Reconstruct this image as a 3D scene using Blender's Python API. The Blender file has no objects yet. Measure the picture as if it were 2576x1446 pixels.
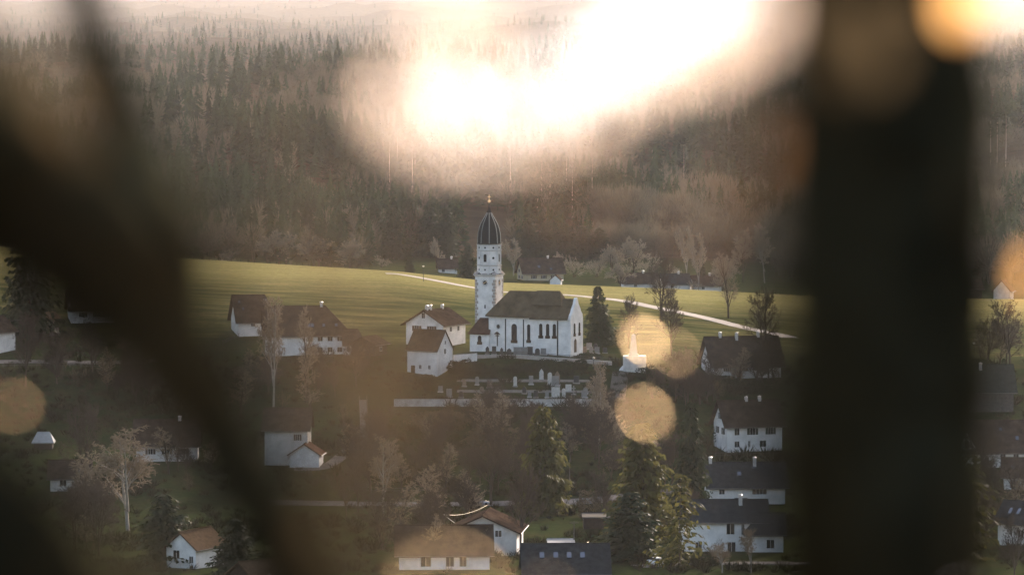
import bpy, math, random
import numpy as np
from mathutils import Vector, Matrix, Euler
from mathutils.bvhtree import BVHTree

R = math.radians
SC = bpy.context.scene
COL = SC.collection

# ------------------------------------------------------------------ camera
H = 100.0                     # camera height above the datum
PITCH = R(3.22)               # looking down
F = 9650.0                    # focal length in pixels of a 2576 wide picture
CX, CY = 1288.0, 723.0
cam = bpy.data.cameras.new('camera')
cam.sensor_width = 36.0
cam.lens = F / 2576.0 * 36.0
cam.clip_start = 0.05
cam.clip_end = 60000
cam.dof.use_dof = True
cam.dof.focus_distance = 1050
cam.dof.aperture_fstop = 2.8
cam.dof.aperture_blades = 0
camo = bpy.data.objects.new('camera', cam)
camo.location = (0, 0, H)
camo.rotation_euler = (math.pi / 2 - PITCH, 0, 0)
COL.objects.link(camo)
SC.camera = camo

# ------------------------------------------------------------------ light
SUN_EL, SUN_AZ = R(12), R(17)          # azimuth to the right of the view direction
SUN_DIR = Vector((math.sin(SUN_AZ) * math.cos(SUN_EL), math.cos(SUN_AZ) * math.cos(SUN_EL), math.sin(SUN_EL)))
world = bpy.data.worlds.new('World')
SC.world = world
world.use_nodes = True
wt = world.node_tree
sky = wt.nodes.new('ShaderNodeTexSky')
sky.sky_type = 'NISHITA'
sky.sun_disc = False
sky.sun_elevation = SUN_EL
sky.sun_rotation = SUN_AZ
sky.dust_density = 4.0
sky.ozone_density = 1.0
sky.air_density = 1.0
wt.nodes['Background'].inputs[1].default_value = 0.15
wt.links.new(sky.outputs[0], wt.nodes['Background'].inputs[0])
sl = bpy.data.lights.new('sun', 'SUN')
sl.energy = 5.0
sl.angle = R(0.5)
sl.color = (1.0, 0.93, 0.87)
so = bpy.data.objects.new('sun', sl)
so.rotation_euler = (-SUN_DIR).to_track_quat('-Z', 'Y').to_euler()
so.location = (0, 0, 400)
COL.objects.link(so)
vs = SC.view_settings
vs.view_transform = 'Standard'
vs.look = 'None'
vs.gamma = 1.0
vs.use_curve_mapping = False
vs.exposure = 1.5
vs.use_white_balance = True
vs.white_balance_temperature = 6800
vs.white_balance_tint = 16
SC.render.engine = 'CYCLES'
cy = SC.cycles
cy.use_denoising = True
cy.max_bounces = 5
cy.diffuse_bounces = 2
cy.glossy_bounces = 2
cy.transmission_bounces = 3
cy.transparent_max_bounces = 6
cy.volume_bounces = 0
cy.sample_clamp_indirect = 6
cy.caustics_reflective = False
cy.caustics_refractive = False


# ------------------------------------------------------------------ pixels to points
FWD = Vector((0, math.cos(PITCH), -math.sin(PITCH)))
UPV = Vector((0, math.sin(PITCH), math.cos(PITCH)))


def ray(u, v):
    return FWD + Vector((1, 0, 0)) * ((u - CX) / F) + UPV * ((CY - v) / F)


def at(u, v, Y):
    d = ray(u, v)
    return Vector((0, 0, H)) + d * (Y / d.y)


# ------------------------------------------------------------------ materials
MATS = {}


def mat(name, col, rough=0.8, var=0.25, scale=1.0, bump=0.0, spec=0.3, metal=0.0, col2=None, wave=None, trans=0.0):
    """procedural material: base colour broken up by two noises, optional bump and courses"""
    if name in MATS:
        return MATS[name]
    m = bpy.data.materials.new(name)
    m.use_nodes = True
    t = m.node_tree
    n, l = t.nodes, t.links
    b = n['Principled BSDF']
    b.inputs['Roughness'].default_value = rough
    b.inputs['Specular IOR Level'].default_value = spec
    b.inputs['Metallic'].default_value = metal
    tc = n.new('ShaderNodeTexCoord')
    nz = n.new('ShaderNodeTexNoise')
    nz.inputs['Scale'].default_value = scale
    nz.inputs['Detail'].default_value = 6
    nz.inputs['Roughness'].default_value = 0.65
    l.new(tc.outputs['Object'], nz.inputs['Vector'])
    mr = n.new('ShaderNodeMapRange')
    mr.inputs[1].default_value = 0.3
    mr.inputs[2].default_value = 0.7
    l.new(nz.outputs[0], mr.inputs[0])
    mx = n.new('ShaderNodeMix')
    mx.data_type = 'RGBA'
    c2 = col2 or tuple(c * (1 - var) for c in col)
    c1 = col if col2 else tuple(min(1, c * (1 + var * 0.5)) for c in col)
    mx.inputs[6].default_value = (*c1, 1)
    mx.inputs[7].default_value = (*c2, 1)
    l.new(mr.outputs[0], mx.inputs[0])
    l.new(mx.outputs[2], b.inputs['Base Color'])
    hsrc = nz.outputs[0]
    if wave:
        wv = n.new('ShaderNodeTexWave')
        wv.wave_type = 'BANDS'
        wv.bands_direction = wave[0]
        wv.inputs['Scale'].default_value = wave[1]
        wv.inputs['Distortion'].default_value = 1.0
        wv.inputs['Detail'].default_value = 3
        l.new(tc.outputs['Object'], wv.inputs['Vector'])
        mx2 = n.new('ShaderNodeMix')
        mx2.data_type = 'RGBA'
        mx2.blend_type = 'MULTIPLY'
        mx2.inputs[0].default_value = 0.35
        l.new(mx.outputs[2], mx2.inputs[6])
        l.new(wv.outputs[0], mx2.inputs[7])
        l.new(mx2.outputs[2], b.inputs['Base Color'])
        hsrc = wv.outputs[0]
    if bump:
        bp = n.new('ShaderNodeBump')
        bp.inputs['Strength'].default_value = bump
        bp.inputs['Distance'].default_value = 0.1
        l.new(hsrc, bp.inputs['Height'])
        l.new(bp.outputs[0], b.inputs['Normal'])
    if trans:
        tr = n.new('ShaderNodeBsdfTranslucent')
        l.new(mx.outputs[2], tr.inputs[0])
        ms = n.new('ShaderNodeMixShader')
        ms.inputs[0].default_value = trans
        l.new(b.outputs[0], ms.inputs[1])
        l.new(tr.outputs[0], ms.inputs[2])
        l.new(ms.outputs[0], n['Material Output'].inputs[0])
    MATS[name] = m
    return m


M_PLASTER = mat('white_plaster', (0.80, 0.78, 0.76), 0.95, 0.26, 0.35, 0.15, 0.0)
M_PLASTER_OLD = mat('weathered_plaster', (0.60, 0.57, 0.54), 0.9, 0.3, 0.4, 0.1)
M_PLASTER_YEL = mat('ochre_plaster', (0.52, 0.44, 0.30), 0.9, 0.2, 0.4, 0.1)
M_STONE = mat('quoin_stone', (0.40, 0.35, 0.31), 0.9, 0.25, 2.0, 0.2)
M_ROOF = mat('brown_roof_tiles', (0.085, 0.058, 0.042), 0.9, 0.6, 0.45, 0.5, 0.0, wave=('Z', 6.0))
M_ROOF_CH = mat('old_church_tiles', (0.17, 0.125, 0.075), 0.9, 0.5, 0.35, 0.5, 0.0, wave=('Z', 4.0))
M_ROOF_RED = mat('red_roof_tiles', (0.125, 0.07, 0.05), 0.7, 0.4, 0.7, 0.5, 0.0, wave=('Z', 6.0))
M_ROOF_GREY = mat('slate_grey_roof', (0.055, 0.06, 0.062), 0.6, 0.35, 0.9, 0.5, 0.0, wave=('Z', 6.0))
M_ROOF_GREEN = mat('dark_green_roof', (0.04, 0.055, 0.048), 0.6, 0.35, 0.9, 0.5, 0.0, wave=('Z', 6.0))
M_ROOF_SHINE = mat('sunlit_tone_roof', (0.15, 0.10, 0.062), 0.8, 0.35, 1.2, 0.6, spec=0.0, wave=('X', 3.0))  # paler roof brown stands for the sun gleaming on these roofs
M_WOOD = mat('dark_wood', (0.075, 0.048, 0.032), 0.8, 0.4, 1.5, 0.3, wave=('X', 5.0))
M_WOOD_GREY = mat('grey_weathered_wood', (0.13, 0.115, 0.10), 0.85, 0.4, 1.5, 0.3, wave=('X', 5.0))
M_GLASS = mat('window_glass', (0.018, 0.02, 0.022), 0.12, 0.2, 1.0, spec=0.5)
M_SKYGLASS = mat('skylight_glass', (0.28, 0.29, 0.32), 0.08, 0.1, 1.0, spec=1.0, metal=0.7)
M_FRAME = mat('white_window_frame', (0.66, 0.65, 0.63), 0.6, 0.1, 2)
M_SHUT = mat('dark_green_shutter', (0.035, 0.048, 0.038), 0.6, 0.3, 2, wave=('Z', 12))
M_SHUT_BR = mat('brown_shutter', (0.075, 0.045, 0.03), 0.6, 0.3, 2, wave=('Z', 12))
M_METAL = mat('zinc_sheet', (0.62, 0.60, 0.58), 0.35, 0.15, 2, metal=0.9)
M_ZINC = mat('dull_gutter_sheet', (0.30, 0.28, 0.26), 0.7, 0.2, 2, metal=0.4)
M_SLATE = mat('dome_slate', (0.026, 0.032, 0.033), 0.85, 0.3, 1.0, 0.3, 0.0, wave=('Z', 5))
M_COPPER = mat('dome_rib_sheet', (0.30, 0.32, 0.31), 0.75, 0.2, 2, metal=0.2)
M_GOLD = mat('gilded_metal', (0.80, 0.60, 0.32), 0.35, 0.1, 2, metal=0.8)
M_DARK = mat('dark_iron', (0.02, 0.02, 0.02), 0.5, 0.2, 2)
M_CONC = mat('pale_concrete', (0.42, 0.40, 0.38), 0.9, 0.2, 0.8, 0.2)
M_WALLST = mat('churchyard_wall_render', (0.52, 0.49, 0.46), 0.9, 0.4, 0.5, 0.2)
M_ROAD = mat('grey_asphalt_road', (0.17, 0.155, 0.145), 0.95, 0.4, 0.25, 0.1, 0.0)
M_PATH = mat('pale_gravel_path', (0.50, 0.44, 0.385), 0.95, 0.3, 0.25, 0.1, 0.0)
M_STEP = mat('dark_stone_steps', (0.13, 0.115, 0.095), 0.9, 0.35, 1.5, 0.2)  # even dark brownish stone
M_BARK = mat('grey_brown_bark', (0.085, 0.066, 0.050), 0.9, 0.4, 2.0, 0.4, 0.0)
M_BIRCH = mat('birch_bark', (0.33, 0.30, 0.26), 0.9, 0.75, 2.5, 0.2, 0.0)
M_TWIG = mat('brown_twigs', (0.062, 0.048, 0.036), 0.85, 0.4, 0.4, spec=0.03)
M_TWIG_PALE = mat('pale_birch_twigs', (0.25, 0.195, 0.135), 0.85, 0.4, 0.4, spec=0.03)
M_NEEDLE = mat('dark_spruce_needles', (0.034, 0.046, 0.022), 0.8, 0.4, 0.5, trans=0.15, spec=0.08)
M_NEEDLE_GOLD = mat('olive_spruce_needles', (0.085, 0.082, 0.027), 0.8, 0.5, 0.5, trans=0.3, spec=0.08)
M_HEDGE = mat('dark_hedge_leaves', (0.032, 0.038, 0.019), 0.8, 0.4, 1.0, trans=0.15, spec=0.05)
M_BUSH = mat('brown_shrub_twigs', (0.13, 0.10, 0.062), 0.85, 0.4, 0.5, spec=0.03)
M_GR = [mat('grey_granite', (0.22, 0.21, 0.20), 0.5, 0.3, 4), mat('dark_granite', (0.045, 0.045, 0.045), 0.35, 0.3, 4),
        mat('pale_limestone', (0.50, 0.48, 0.45), 0.8, 0.3, 2), mat('brown_sandstone', (0.20, 0.15, 0.11), 0.8, 0.3, 2)]
M_CAR = mat('silver_car_paint', (0.50, 0.51, 0.53), 0.25, 0.05, 1, metal=0.5, spec=0.6)
M_CARW = mat('white_car_paint', (0.72, 0.73, 0.76), 0.2, 0.05, 1, spec=0.6)
M_TYRE = mat('black_rubber', (0.015, 0.015, 0.015), 0.8, 0.2, 3)


# ------------------------------------------------------------------ mesh helpers
class MB:
    def __init__(self):
        self.v, self.f = [], []

    def add(self, vs_, fs):
        b = len(self.v)
        self.v += [tuple(p) for p in vs_]
        self.f += [tuple(i + b for i in f) for f in fs]
        return self

    def box(self, x0, x1, y0, y1, z0, z1, rot=None, org=None):
        p = [(x0, y0, z0), (x1, y0, z0), (x1, y1, z0), (x0, y1, z0), (x0, y0, z1), (x1, y0, z1), (x1, y1, z1), (x0, y1, z1)]
        if rot is not None:
            p = [tuple(rot @ Vector(q) + (org or Vector())) for q in p]
        return self.add(p, [(3, 2, 1, 0), (4, 5, 6, 7), (0, 1, 5, 4), (1, 2, 6, 5), (2, 3, 7, 6), (3, 0, 4, 7)])

    def prism(self, pts, z0, z1, top=None):
        n = len(pts)
        top = top or pts
        vs_ = [(x, y, z0) for x, y in pts] + [(x, y, z1) for x, y in top]
        fs = [tuple(range(n - 1, -1, -1)), tuple(range(n, 2 * n))]
        fs += [(i, (i + 1) % n, n + (i + 1) % n, n + i) for i in range(n)]
        return self.add(vs_, fs)

    def lathe(self, prof, n, cx=0, cy=0, ph=0.0):
        """closed lathe from (radius, z) pairs, bottom to top"""
        vs_, fs = [], []
        for r, z in prof:
            for k in range(n):
                a = ph + 2 * math.pi * k / n
                vs_.append((cx + r * math.cos(a), cy + r * math.sin(a), z))
        for i in range(len(prof) - 1):
            for k in range(n):
                k2 = (k + 1) % n
                fs.append((i * n + k, i * n + k2, (i + 1) * n + k2, (i + 1) * n + k))
        fs.append(tuple(range(n - 1, -1, -1)))
        fs.append(tuple((len(prof) - 1) * n + k for k in range(n)))
        return self.add(vs_, fs)

    def tube(self, pts, rad, n=5):
        pts = [Vector(p) for p in pts]
        rr = rad if isinstance(rad, (list, tuple)) else [rad] * len(pts)
        vs_, fs = [], []
        prev = None
        for i, p in enumerate(pts):
            a = pts[max(0, i - 1)]
            b = pts[min(len(pts) - 1, i + 1)]
            d = (b - a).normalized()
            if prev is None:
                s = d.cross(Vector((0.31, 0.17, 0.93)))
                if s.length < 0.05:
                    s = d.cross(Vector((1, 0, 0)))
                s.normalize()
            else:
                s = (prev - d * prev.dot(d)).normalized()
            prev = s
            t = d.cross(s)
            for k in range(n):
                an = 2 * math.pi * k / n
                vs_.append(tuple(p + (s * math.cos(an) + t * math.sin(an)) * rr[i]))
        for i in range(len(pts) - 1):
            for k in range(n):
                k2 = (k + 1) % n
                fs.append((i * n + k, i * n + k2, (i + 1) * n + k2, (i + 1) * n + k))
        fs.append(tuple(range(n - 1, -1, -1)))
        fs.append(tuple((len(pts) - 1) * n + k for k in range(n)))
        return self.add(vs_, fs)

    def mesh(self, name, m, smooth=False):
        me = bpy.data.meshes.new(name)
        me.from_pydata(self.v, [], self.f)
        me.materials.append(m)
        if smooth:
            me.polygons.foreach_set('use_smooth', [True] * len(me.polygons))
        me.update()
        return me

    def build(self, name, m, parent=None, smooth=False):
        return link(name, self.mesh(name, m, smooth), parent)


def link(name, me, parent=None, loc=None):
    o = bpy.data.objects.new(name, me)
    COL.objects.link(o)
    if parent:
        o.parent = parent
    if loc is not None:
        o.location = loc
    return o


def tag(o, label=None, cat=None, group=None, kind=None):
    if label:
        o['label'] = label
    if cat:
        o['category'] = cat
    if group:
        o['group'] = group
    if kind:
        o['kind'] = kind
    return o


def empty(name, loc, label, cat, group=None, rz=0.0):
    o = bpy.data.objects.new(name, None)
    COL.objects.link(o)
    o.location = loc
    o.rotation_euler = (0, 0, rz)
    return tag(o, label, cat, group)


def np_mesh(name, V, Fq, mats):
    """fast mesh from numpy arrays; Fq is (n,3) or (n,4)"""
    me = bpy.data.meshes.new(name)
    k = Fq.shape[1]
    me.vertices.add(len(V))
    me.vertices.foreach_set('co', np.asarray(V, np.float32).ravel())
    me.loops.add(Fq.size)
    me.loops.foreach_set('vertex_index', Fq.astype(np.int32).ravel())
    me.polygons.add(len(Fq))
    me.polygons.foreach_set('loop_start', np.arange(0, Fq.size, k, dtype=np.int32))
    for m in mats:
        me.materials.append(m)
    me.update(calc_edges=True)
    return me


# ------------------------------------------------------------------ terrain
UC = [-400, 0, 500, 1000, 1260, 1700, 2100, 2576, 3000]
TAB = {
    600: [1545] * 9,
    720: [1405] * 9,
    800: [1335] * 9,
    880: [1270] * 9,
    930: [1165, 1165, 1165, 1165, 1165, 1172, 1175, 1175, 1175],
    980: [1085] * 9,
    1010: [1024] * 9,
    1020: [1002] * 9,
    1045: [930, 930, 935, 928, 908, 945, 955, 960, 960],
    1060: [905, 905, 915, 897, 887, 912, 925, 930, 930],
    1085: [870, 870, 888, 880, 880, 875, 900, 905, 905],
    1150: [770, 770, 775, 800, 818, 824, 850, 880, 880],
    1300: [660, 662, 692, 706, 738, 758, 778, 782, 782],
    1380: [618, 620, 652, 682, 710, 726, 747, 752, 752],
    1450: [626, 626, 658, 688, 716, 732, 752, 756, 756],
    1550: [625, 625, 655, 672, 690, 700, 715, 720, 720],
    1650: [610, 610, 640, 645, 648, 650, 670, 680, 680],
    1900: [530, 530, 530, 530, 530, 535, 535, 535, 535],
    2300: [395, 395, 395, 395, 400, 395, 390, 380, 380],
    2700: [305, 305, 300, 300, 305, 300, 300, 290, 290],
    3200: [240, 240, 232, 238, 245, 235, 232, 225, 225],
    3450: [250, 250, 242, 248, 252, 244, 242, 236, 235],
    4500: [190, 190, 182, 192, 196, 186, 180, 170, 165],
    4800: [197, 197, 190, 200, 202, 194, 188, 178, 172],
    8000: [138, 136, 130, 138, 140, 134, 128, 118, 110],
    8400: [142, 140, 135, 143, 144, 138, 132, 122, 114],
    13000: [76, 76, 72, 80, 84, 76, 66, 56, 50],
    13600: [80, 80, 76, 84, 88, 80, 70, 60, 54],
    19500: [18, 18, 24, 32, 26, 20, 12, 4, 0],
    28000: [-40, -40, -36, -30, -38, -44, -50, -60, -60],
}
TD = sorted(TAB)
TV = np.array([TAB[d] for d in TD], float)
NEAR = [(-160, H + 60), (-30, H + 9), (-2, H - 1.6), (2.5, H - 1.75), (6, H - 3.3), (20, H - 10), (100, H - 47), (250, H - 86), (450, H - 95)]


def terrain_z(x, y):
    if y <= 600:
        z600 = H + 600 * math.tan(-PITCH + math.atan((CY - 1545) / F))
        pts = NEAR + [(600, z600)]
        for (a, za), (b, zb) in zip(pts, pts[1:]):
            if y <= b:
                return za + (zb - za) * (y - a) / (b - a)
    u = CX + F * x / y
    i = min(max(np.searchsorted(TD, y) - 1, 0), len(TD) - 2)
    t = min(1, (y - TD[i]) / (TD[i + 1] - TD[i]))
    v = (1 - t) * np.interp(u, UC, TV[i]) + t * np.interp(u, UC, TV[i + 1])
    z = H + y * math.tan(-PITCH + math.atan((CY - v) / F))
    if y > 1650:
        z += (8 + y * 0.0016) * (math.sin(x * 0.0105 + y * 0.003) * math.sin(y * 0.0045 + 1.0) + .6 * math.sin(x * .0047 - y * .0021 + 2)) * min(1, (y - 1650) / 300)
    return z


rows = list(np.arange(-160, -10, 15)) + list(np.arange(-10, 20, 1.5)) + list(np.arange(20, 600, 20)) + \
    list(np.arange(600, 1160, 5)) + list(np.arange(1160, 1660, 12.5)) + list(np.arange(1660, 3600, 30)) + list(np.arange(3600, 9000, 75)) + list(np.arange(9000, 14000, 100)) + list(np.arange(14000, 28001, 500))
S = np.linspace(-1, 1, 221)
S = np.sign(S) * np.abs(S) ** 1.25
tv, tf = [], []
for j, y in enumerate(rows):
    wdt = 70 + 0.34 * max(0, y)
    for s in S:
        x = s * wdt
        tv.append((x, y, terrain_z(x, y)))
nS = len(S)
idx = np.arange(len(rows) * nS).reshape(len(rows), nS)
tf = np.stack([idx[:-1, :-1], idx[:-1, 1:], idx[1:, 1:], idx[1:, :-1]], -1).reshape(-1, 4)
tv = np.array(tv)
BVH = BVHTree.FromPolygons([tuple(p) for p in tv], [tuple(int(i) for i in f) for f in tf])


def gz(x, y):
    h = BVH.ray_cast(Vector((x, y, 2900)), Vector((0, 0, -1)))
    return h[0].z if h[0] is not None else terrain_z(x, y)


def G(u, v):
    d = ray(u, v).normalized()
    o = Vector((0, 0, H)) + d * 500
    h = BVH.ray_cast(o, d)
    return h[0]


def gxy(u, Y):
    x = (u - CX) / F * Y
    return Vector((x, Y, gz(x, Y)))


# ground cover: 0 rough winter grass, also the shaded meadow past the crest, 1 mown field, 2 forest floor
cover = np.zeros((len(tv), 4), np.float32)
cover[:, 3] = 1
yy = tv[:, 1]
uu = CX + F * tv[:, 0] / np.maximum(yy, 1)
cover[:, 0] = np.clip((yy - 1085) / 25, 0, 1) * np.clip((1395 - yy) / 10, 0, 1)  # dark rough cover past the crest stands for shade on the meadow there
cover[:, 2] = np.clip((yy - 1230) / 90, 0, 1)  # field drier yellow uphill; shade of the near slope put into its colour
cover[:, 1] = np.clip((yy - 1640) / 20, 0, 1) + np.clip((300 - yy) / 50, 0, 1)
gm = bpy.data.materials.new('ground_cover')
gm.use_nodes = True
t = gm.node_tree
n, l = t.nodes, t.links
b = n['Principled BSDF']
b.inputs['Roughness'].default_value = 1.0
b.inputs['Specular IOR Level'].default_value = 0.0
tc = n.new('ShaderNodeTexCoord')


def noise(scale, detail=6, vec=None, rough=0.6):
    q = n.new('ShaderNodeTexNoise')
    q.inputs['Scale'].default_value = scale
    q.inputs['Detail'].default_value = detail
    q.inputs['Roughness'].default_value = rough
    l.new(vec or tc.outputs['Object'], q.inputs['Vector'])
    return q.outputs[0]


def ramp(src, stops):
    q = n.new('ShaderNodeValToRGB')
    e = q.color_ramp.elements
    while len(e) < len(stops):
        e.new(0.5)
    for k, (p, c) in enumerate(stops):
        e[k].position = p
        e[k].color = (*c, 1)
    l.new(src, q.inputs[0])
    return q.outputs[0]


def mixc(fac, a, b_):
    q = n.new('ShaderNodeMix')
    q.data_type = 'RGBA'
    l.new(fac, q.inputs[0])
    l.new(a, q.inputs[6])
    l.new(b_, q.inputs[7])
    return q.outputs[2]


mp = n.new('ShaderNodeMapping')
mp.inputs['Scale'].default_value = (0.035, 0.11, 0.1)
mp.inputs['Rotation'].default_value = (0, 0, R(6))
l.new(tc.outputs['Object'], mp.inputs['Vector'])
rough_g = ramp(noise(0.09, 8, rough=0.7), [(0.3, (0.018, 0.032, 0.011)), (0.5, (0.030, 0.040, 0.015)), (0.7, (0.046, 0.044, 0.022))])
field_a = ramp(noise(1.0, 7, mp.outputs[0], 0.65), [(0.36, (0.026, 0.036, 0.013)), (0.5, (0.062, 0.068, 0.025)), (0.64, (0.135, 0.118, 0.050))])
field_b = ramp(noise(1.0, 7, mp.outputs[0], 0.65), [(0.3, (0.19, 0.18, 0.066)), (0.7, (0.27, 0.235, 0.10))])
floor_g = ramp(noise(0.05, 8), [(0.3, (0.035, 0.026, 0.016)), (0.7, (0.075, 0.055, 0.035))])
va = n.new('ShaderNodeAttribute')
va.attribute_name = 'cover'
sp = n.new('ShaderNodeSeparateColor')
l.new(va.outputs['Color'], sp.inputs[0])
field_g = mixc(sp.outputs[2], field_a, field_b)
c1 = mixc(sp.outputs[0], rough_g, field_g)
tuft_n = ramp(noise(0.55, 10, rough=0.85), [(0.36, (0.45, 0.47, 0.42)), (0.6, (1.25, 1.2, 1.15))])
qm = n.new('ShaderNodeMix')
qm.data_type = 'RGBA'
qm.blend_type = 'MULTIPLY'
qm.inputs[0].default_value = 0.8
l.new(c1, qm.inputs[6])
l.new(tuft_n, qm.inputs[7])
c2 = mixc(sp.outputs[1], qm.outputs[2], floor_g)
l.new(c2, b.inputs['Base Color'])
bp = n.new('ShaderNodeBump')
bp.inputs['Strength'].default_value = 0.8
bp.inputs['Distance'].default_value = 0.8
l.new(noise(0.8, 8, rough=0.75), bp.inputs['Height'])
l.new(bp.outputs[0], b.inputs['Normal'])
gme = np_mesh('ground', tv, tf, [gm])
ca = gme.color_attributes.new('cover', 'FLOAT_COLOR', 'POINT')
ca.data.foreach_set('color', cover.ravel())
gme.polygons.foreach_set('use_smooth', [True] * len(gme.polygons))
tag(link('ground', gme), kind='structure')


def ribbon(name, pts, width, m, raise_=0.12, step=1.5, label=None):
    """road laid over the terrain through ground points"""
    P = [Vector((p.x, p.y)) for p in pts]
    dense = []
    for i in range(len(P) - 1):
        p0, p1, p2, p3 = P[max(0, i - 1)], P[i], P[i + 1], P[min(len(P) - 1, i + 2)]
        k = max(2, int((p2 - p1).length / step))
        for j in range(k):
            s = j / k
            dense.append(0.5 * ((2 * p1) + (p2 - p0) * s + (2 * p0 - 5 * p1 + 4 * p2 - p3) * s * s + (3 * p1 - p0 - 3 * p2 + p3) * s ** 3))
    dense.append(P[-1])
    mb = MB()
    vs_, fs = [], []
    ws = [-0.56, -0.5, -0.25, 0, 0.25, 0.5, 0.56]
    for i, p in enumerate(dense):
        d = (dense[min(i + 1, len(dense) - 1)] - dense[max(0, i - 1)]).normalized()
        nrm = Vector((-d.y, d.x))
        for w in ws:
            q = p + nrm * w * width
            vs_.append((q.x, q.y, gz(q.x, q.y) + (raise_ if abs(w) <= 0.5 else -0.3)))
    k = len(ws)
    for i in range(len(dense) - 1):
        for j in range(k - 1):
            fs.append((i * k + j, (i + 1) * k + j, (i + 1) * k + j + 1, i * k + j + 1))
    mb.add(vs_, fs)
    return tag(mb.build(name, m), kind='structure')


ribbon('field_path', [G(u, v) for u, v in [(970, 688), (1010, 691), (1080, 703), (1180, 722), (1290, 736), (1420, 742), (1560, 756), (1640, 772), (1740, 792), (1800, 806), (1880, 826), (1990, 850)]], 5.4, M_PATH)
ribbon('village_road', [gxy(u, Y) for u, Y in [(650, 883), (860, 881), (1000, 880), (1150, 880), (1300, 882), (1500, 886), (1700, 900)]], 6.5, M_ROAD)
ribbon('access_road', [G(u, v) for u, v in [(1600, 1424), (1780, 1418), (1950, 1416), (2200, 1420)]], 5, M_ROAD)
ribbon('upper_lane', [G(u, v) for u, v in [(-80, 912), (100, 910), (270, 912), (420, 905)]], 5, M_ROAD)
ribbon('garage_drive', [G(u, v) for u, v in [(740, 1180), (800, 1178), (835, 1165), (880, 1130), (912, 1108)]], 3.4, M_ROAD)


# ------------------------------------------------------------------ houses
WIN_CACHE = {}


def window(parent, x, z, w, h, face, geo, shut=None, frame=True):
    """a window set on a wall: frame with pane and, where seen, two shutters"""
    L, W = geo
    if face == 'front':
        loc, rz = (x, 0, z), 0
    elif face == 'back':
        loc, rz = (x, W, z), math.pi
    elif face == 'left':
        loc, rz = (-L / 2, W / 2 + x, z), -math.pi / 2
    else:
        loc, rz = (L / 2, W / 2 + x, z), math.pi / 2
    key = (round(w, 2), round(h, 2), shut, frame)
    if key not in WIN_CACHE:
        fr = MB()
        t_ = 0.09
        fr.box(-w / 2 - t_, w / 2 + t_, -0.05, 0.02, -h / 2 - t_, -h / 2)
        fr.box(-w / 2 - t_, w / 2 + t_, -0.05, 0.02, h / 2, h / 2 + t_)
        fr.box(-w / 2 - t_, -w / 2, -0.05, 0.02, -h / 2, h / 2)
        fr.box(w / 2, w / 2 + t_, -0.05, 0.02, -h / 2, h / 2)
        fr.box(-0.035, 0.035, -0.045, 0.02, -h / 2, h / 2)
        pn = MB().box(-w / 2, w / 2, -0.025, 0.02, -h / 2, h / 2)
        shs = None
        if shut:
            shs = MB().box(0, w * 0.52, -0.075, -0.003, -h / 2, h / 2)
            shs = shs.mesh('shutter', M_SHUT if shut == 'g' else M_SHUT_BR)
        WIN_CACHE[key] = (fr.mesh('window', M_FRAME if frame else M_DARK), pn.mesh('pane', M_GLASS), shs)
    fm, pm, sm = WIN_CACHE[key]
    o = link('window', fm, parent, loc)
    o.rotation_euler = (0, 0, rz)
    link('pane', pm, o)
    if sm:
        link('shutter', sm, o, (w / 2 + 0.1, 0, 0))
        link('shutter', sm, o, (-w / 2 - 0.1 - w * 0.52, 0, 0))
    return o


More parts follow.
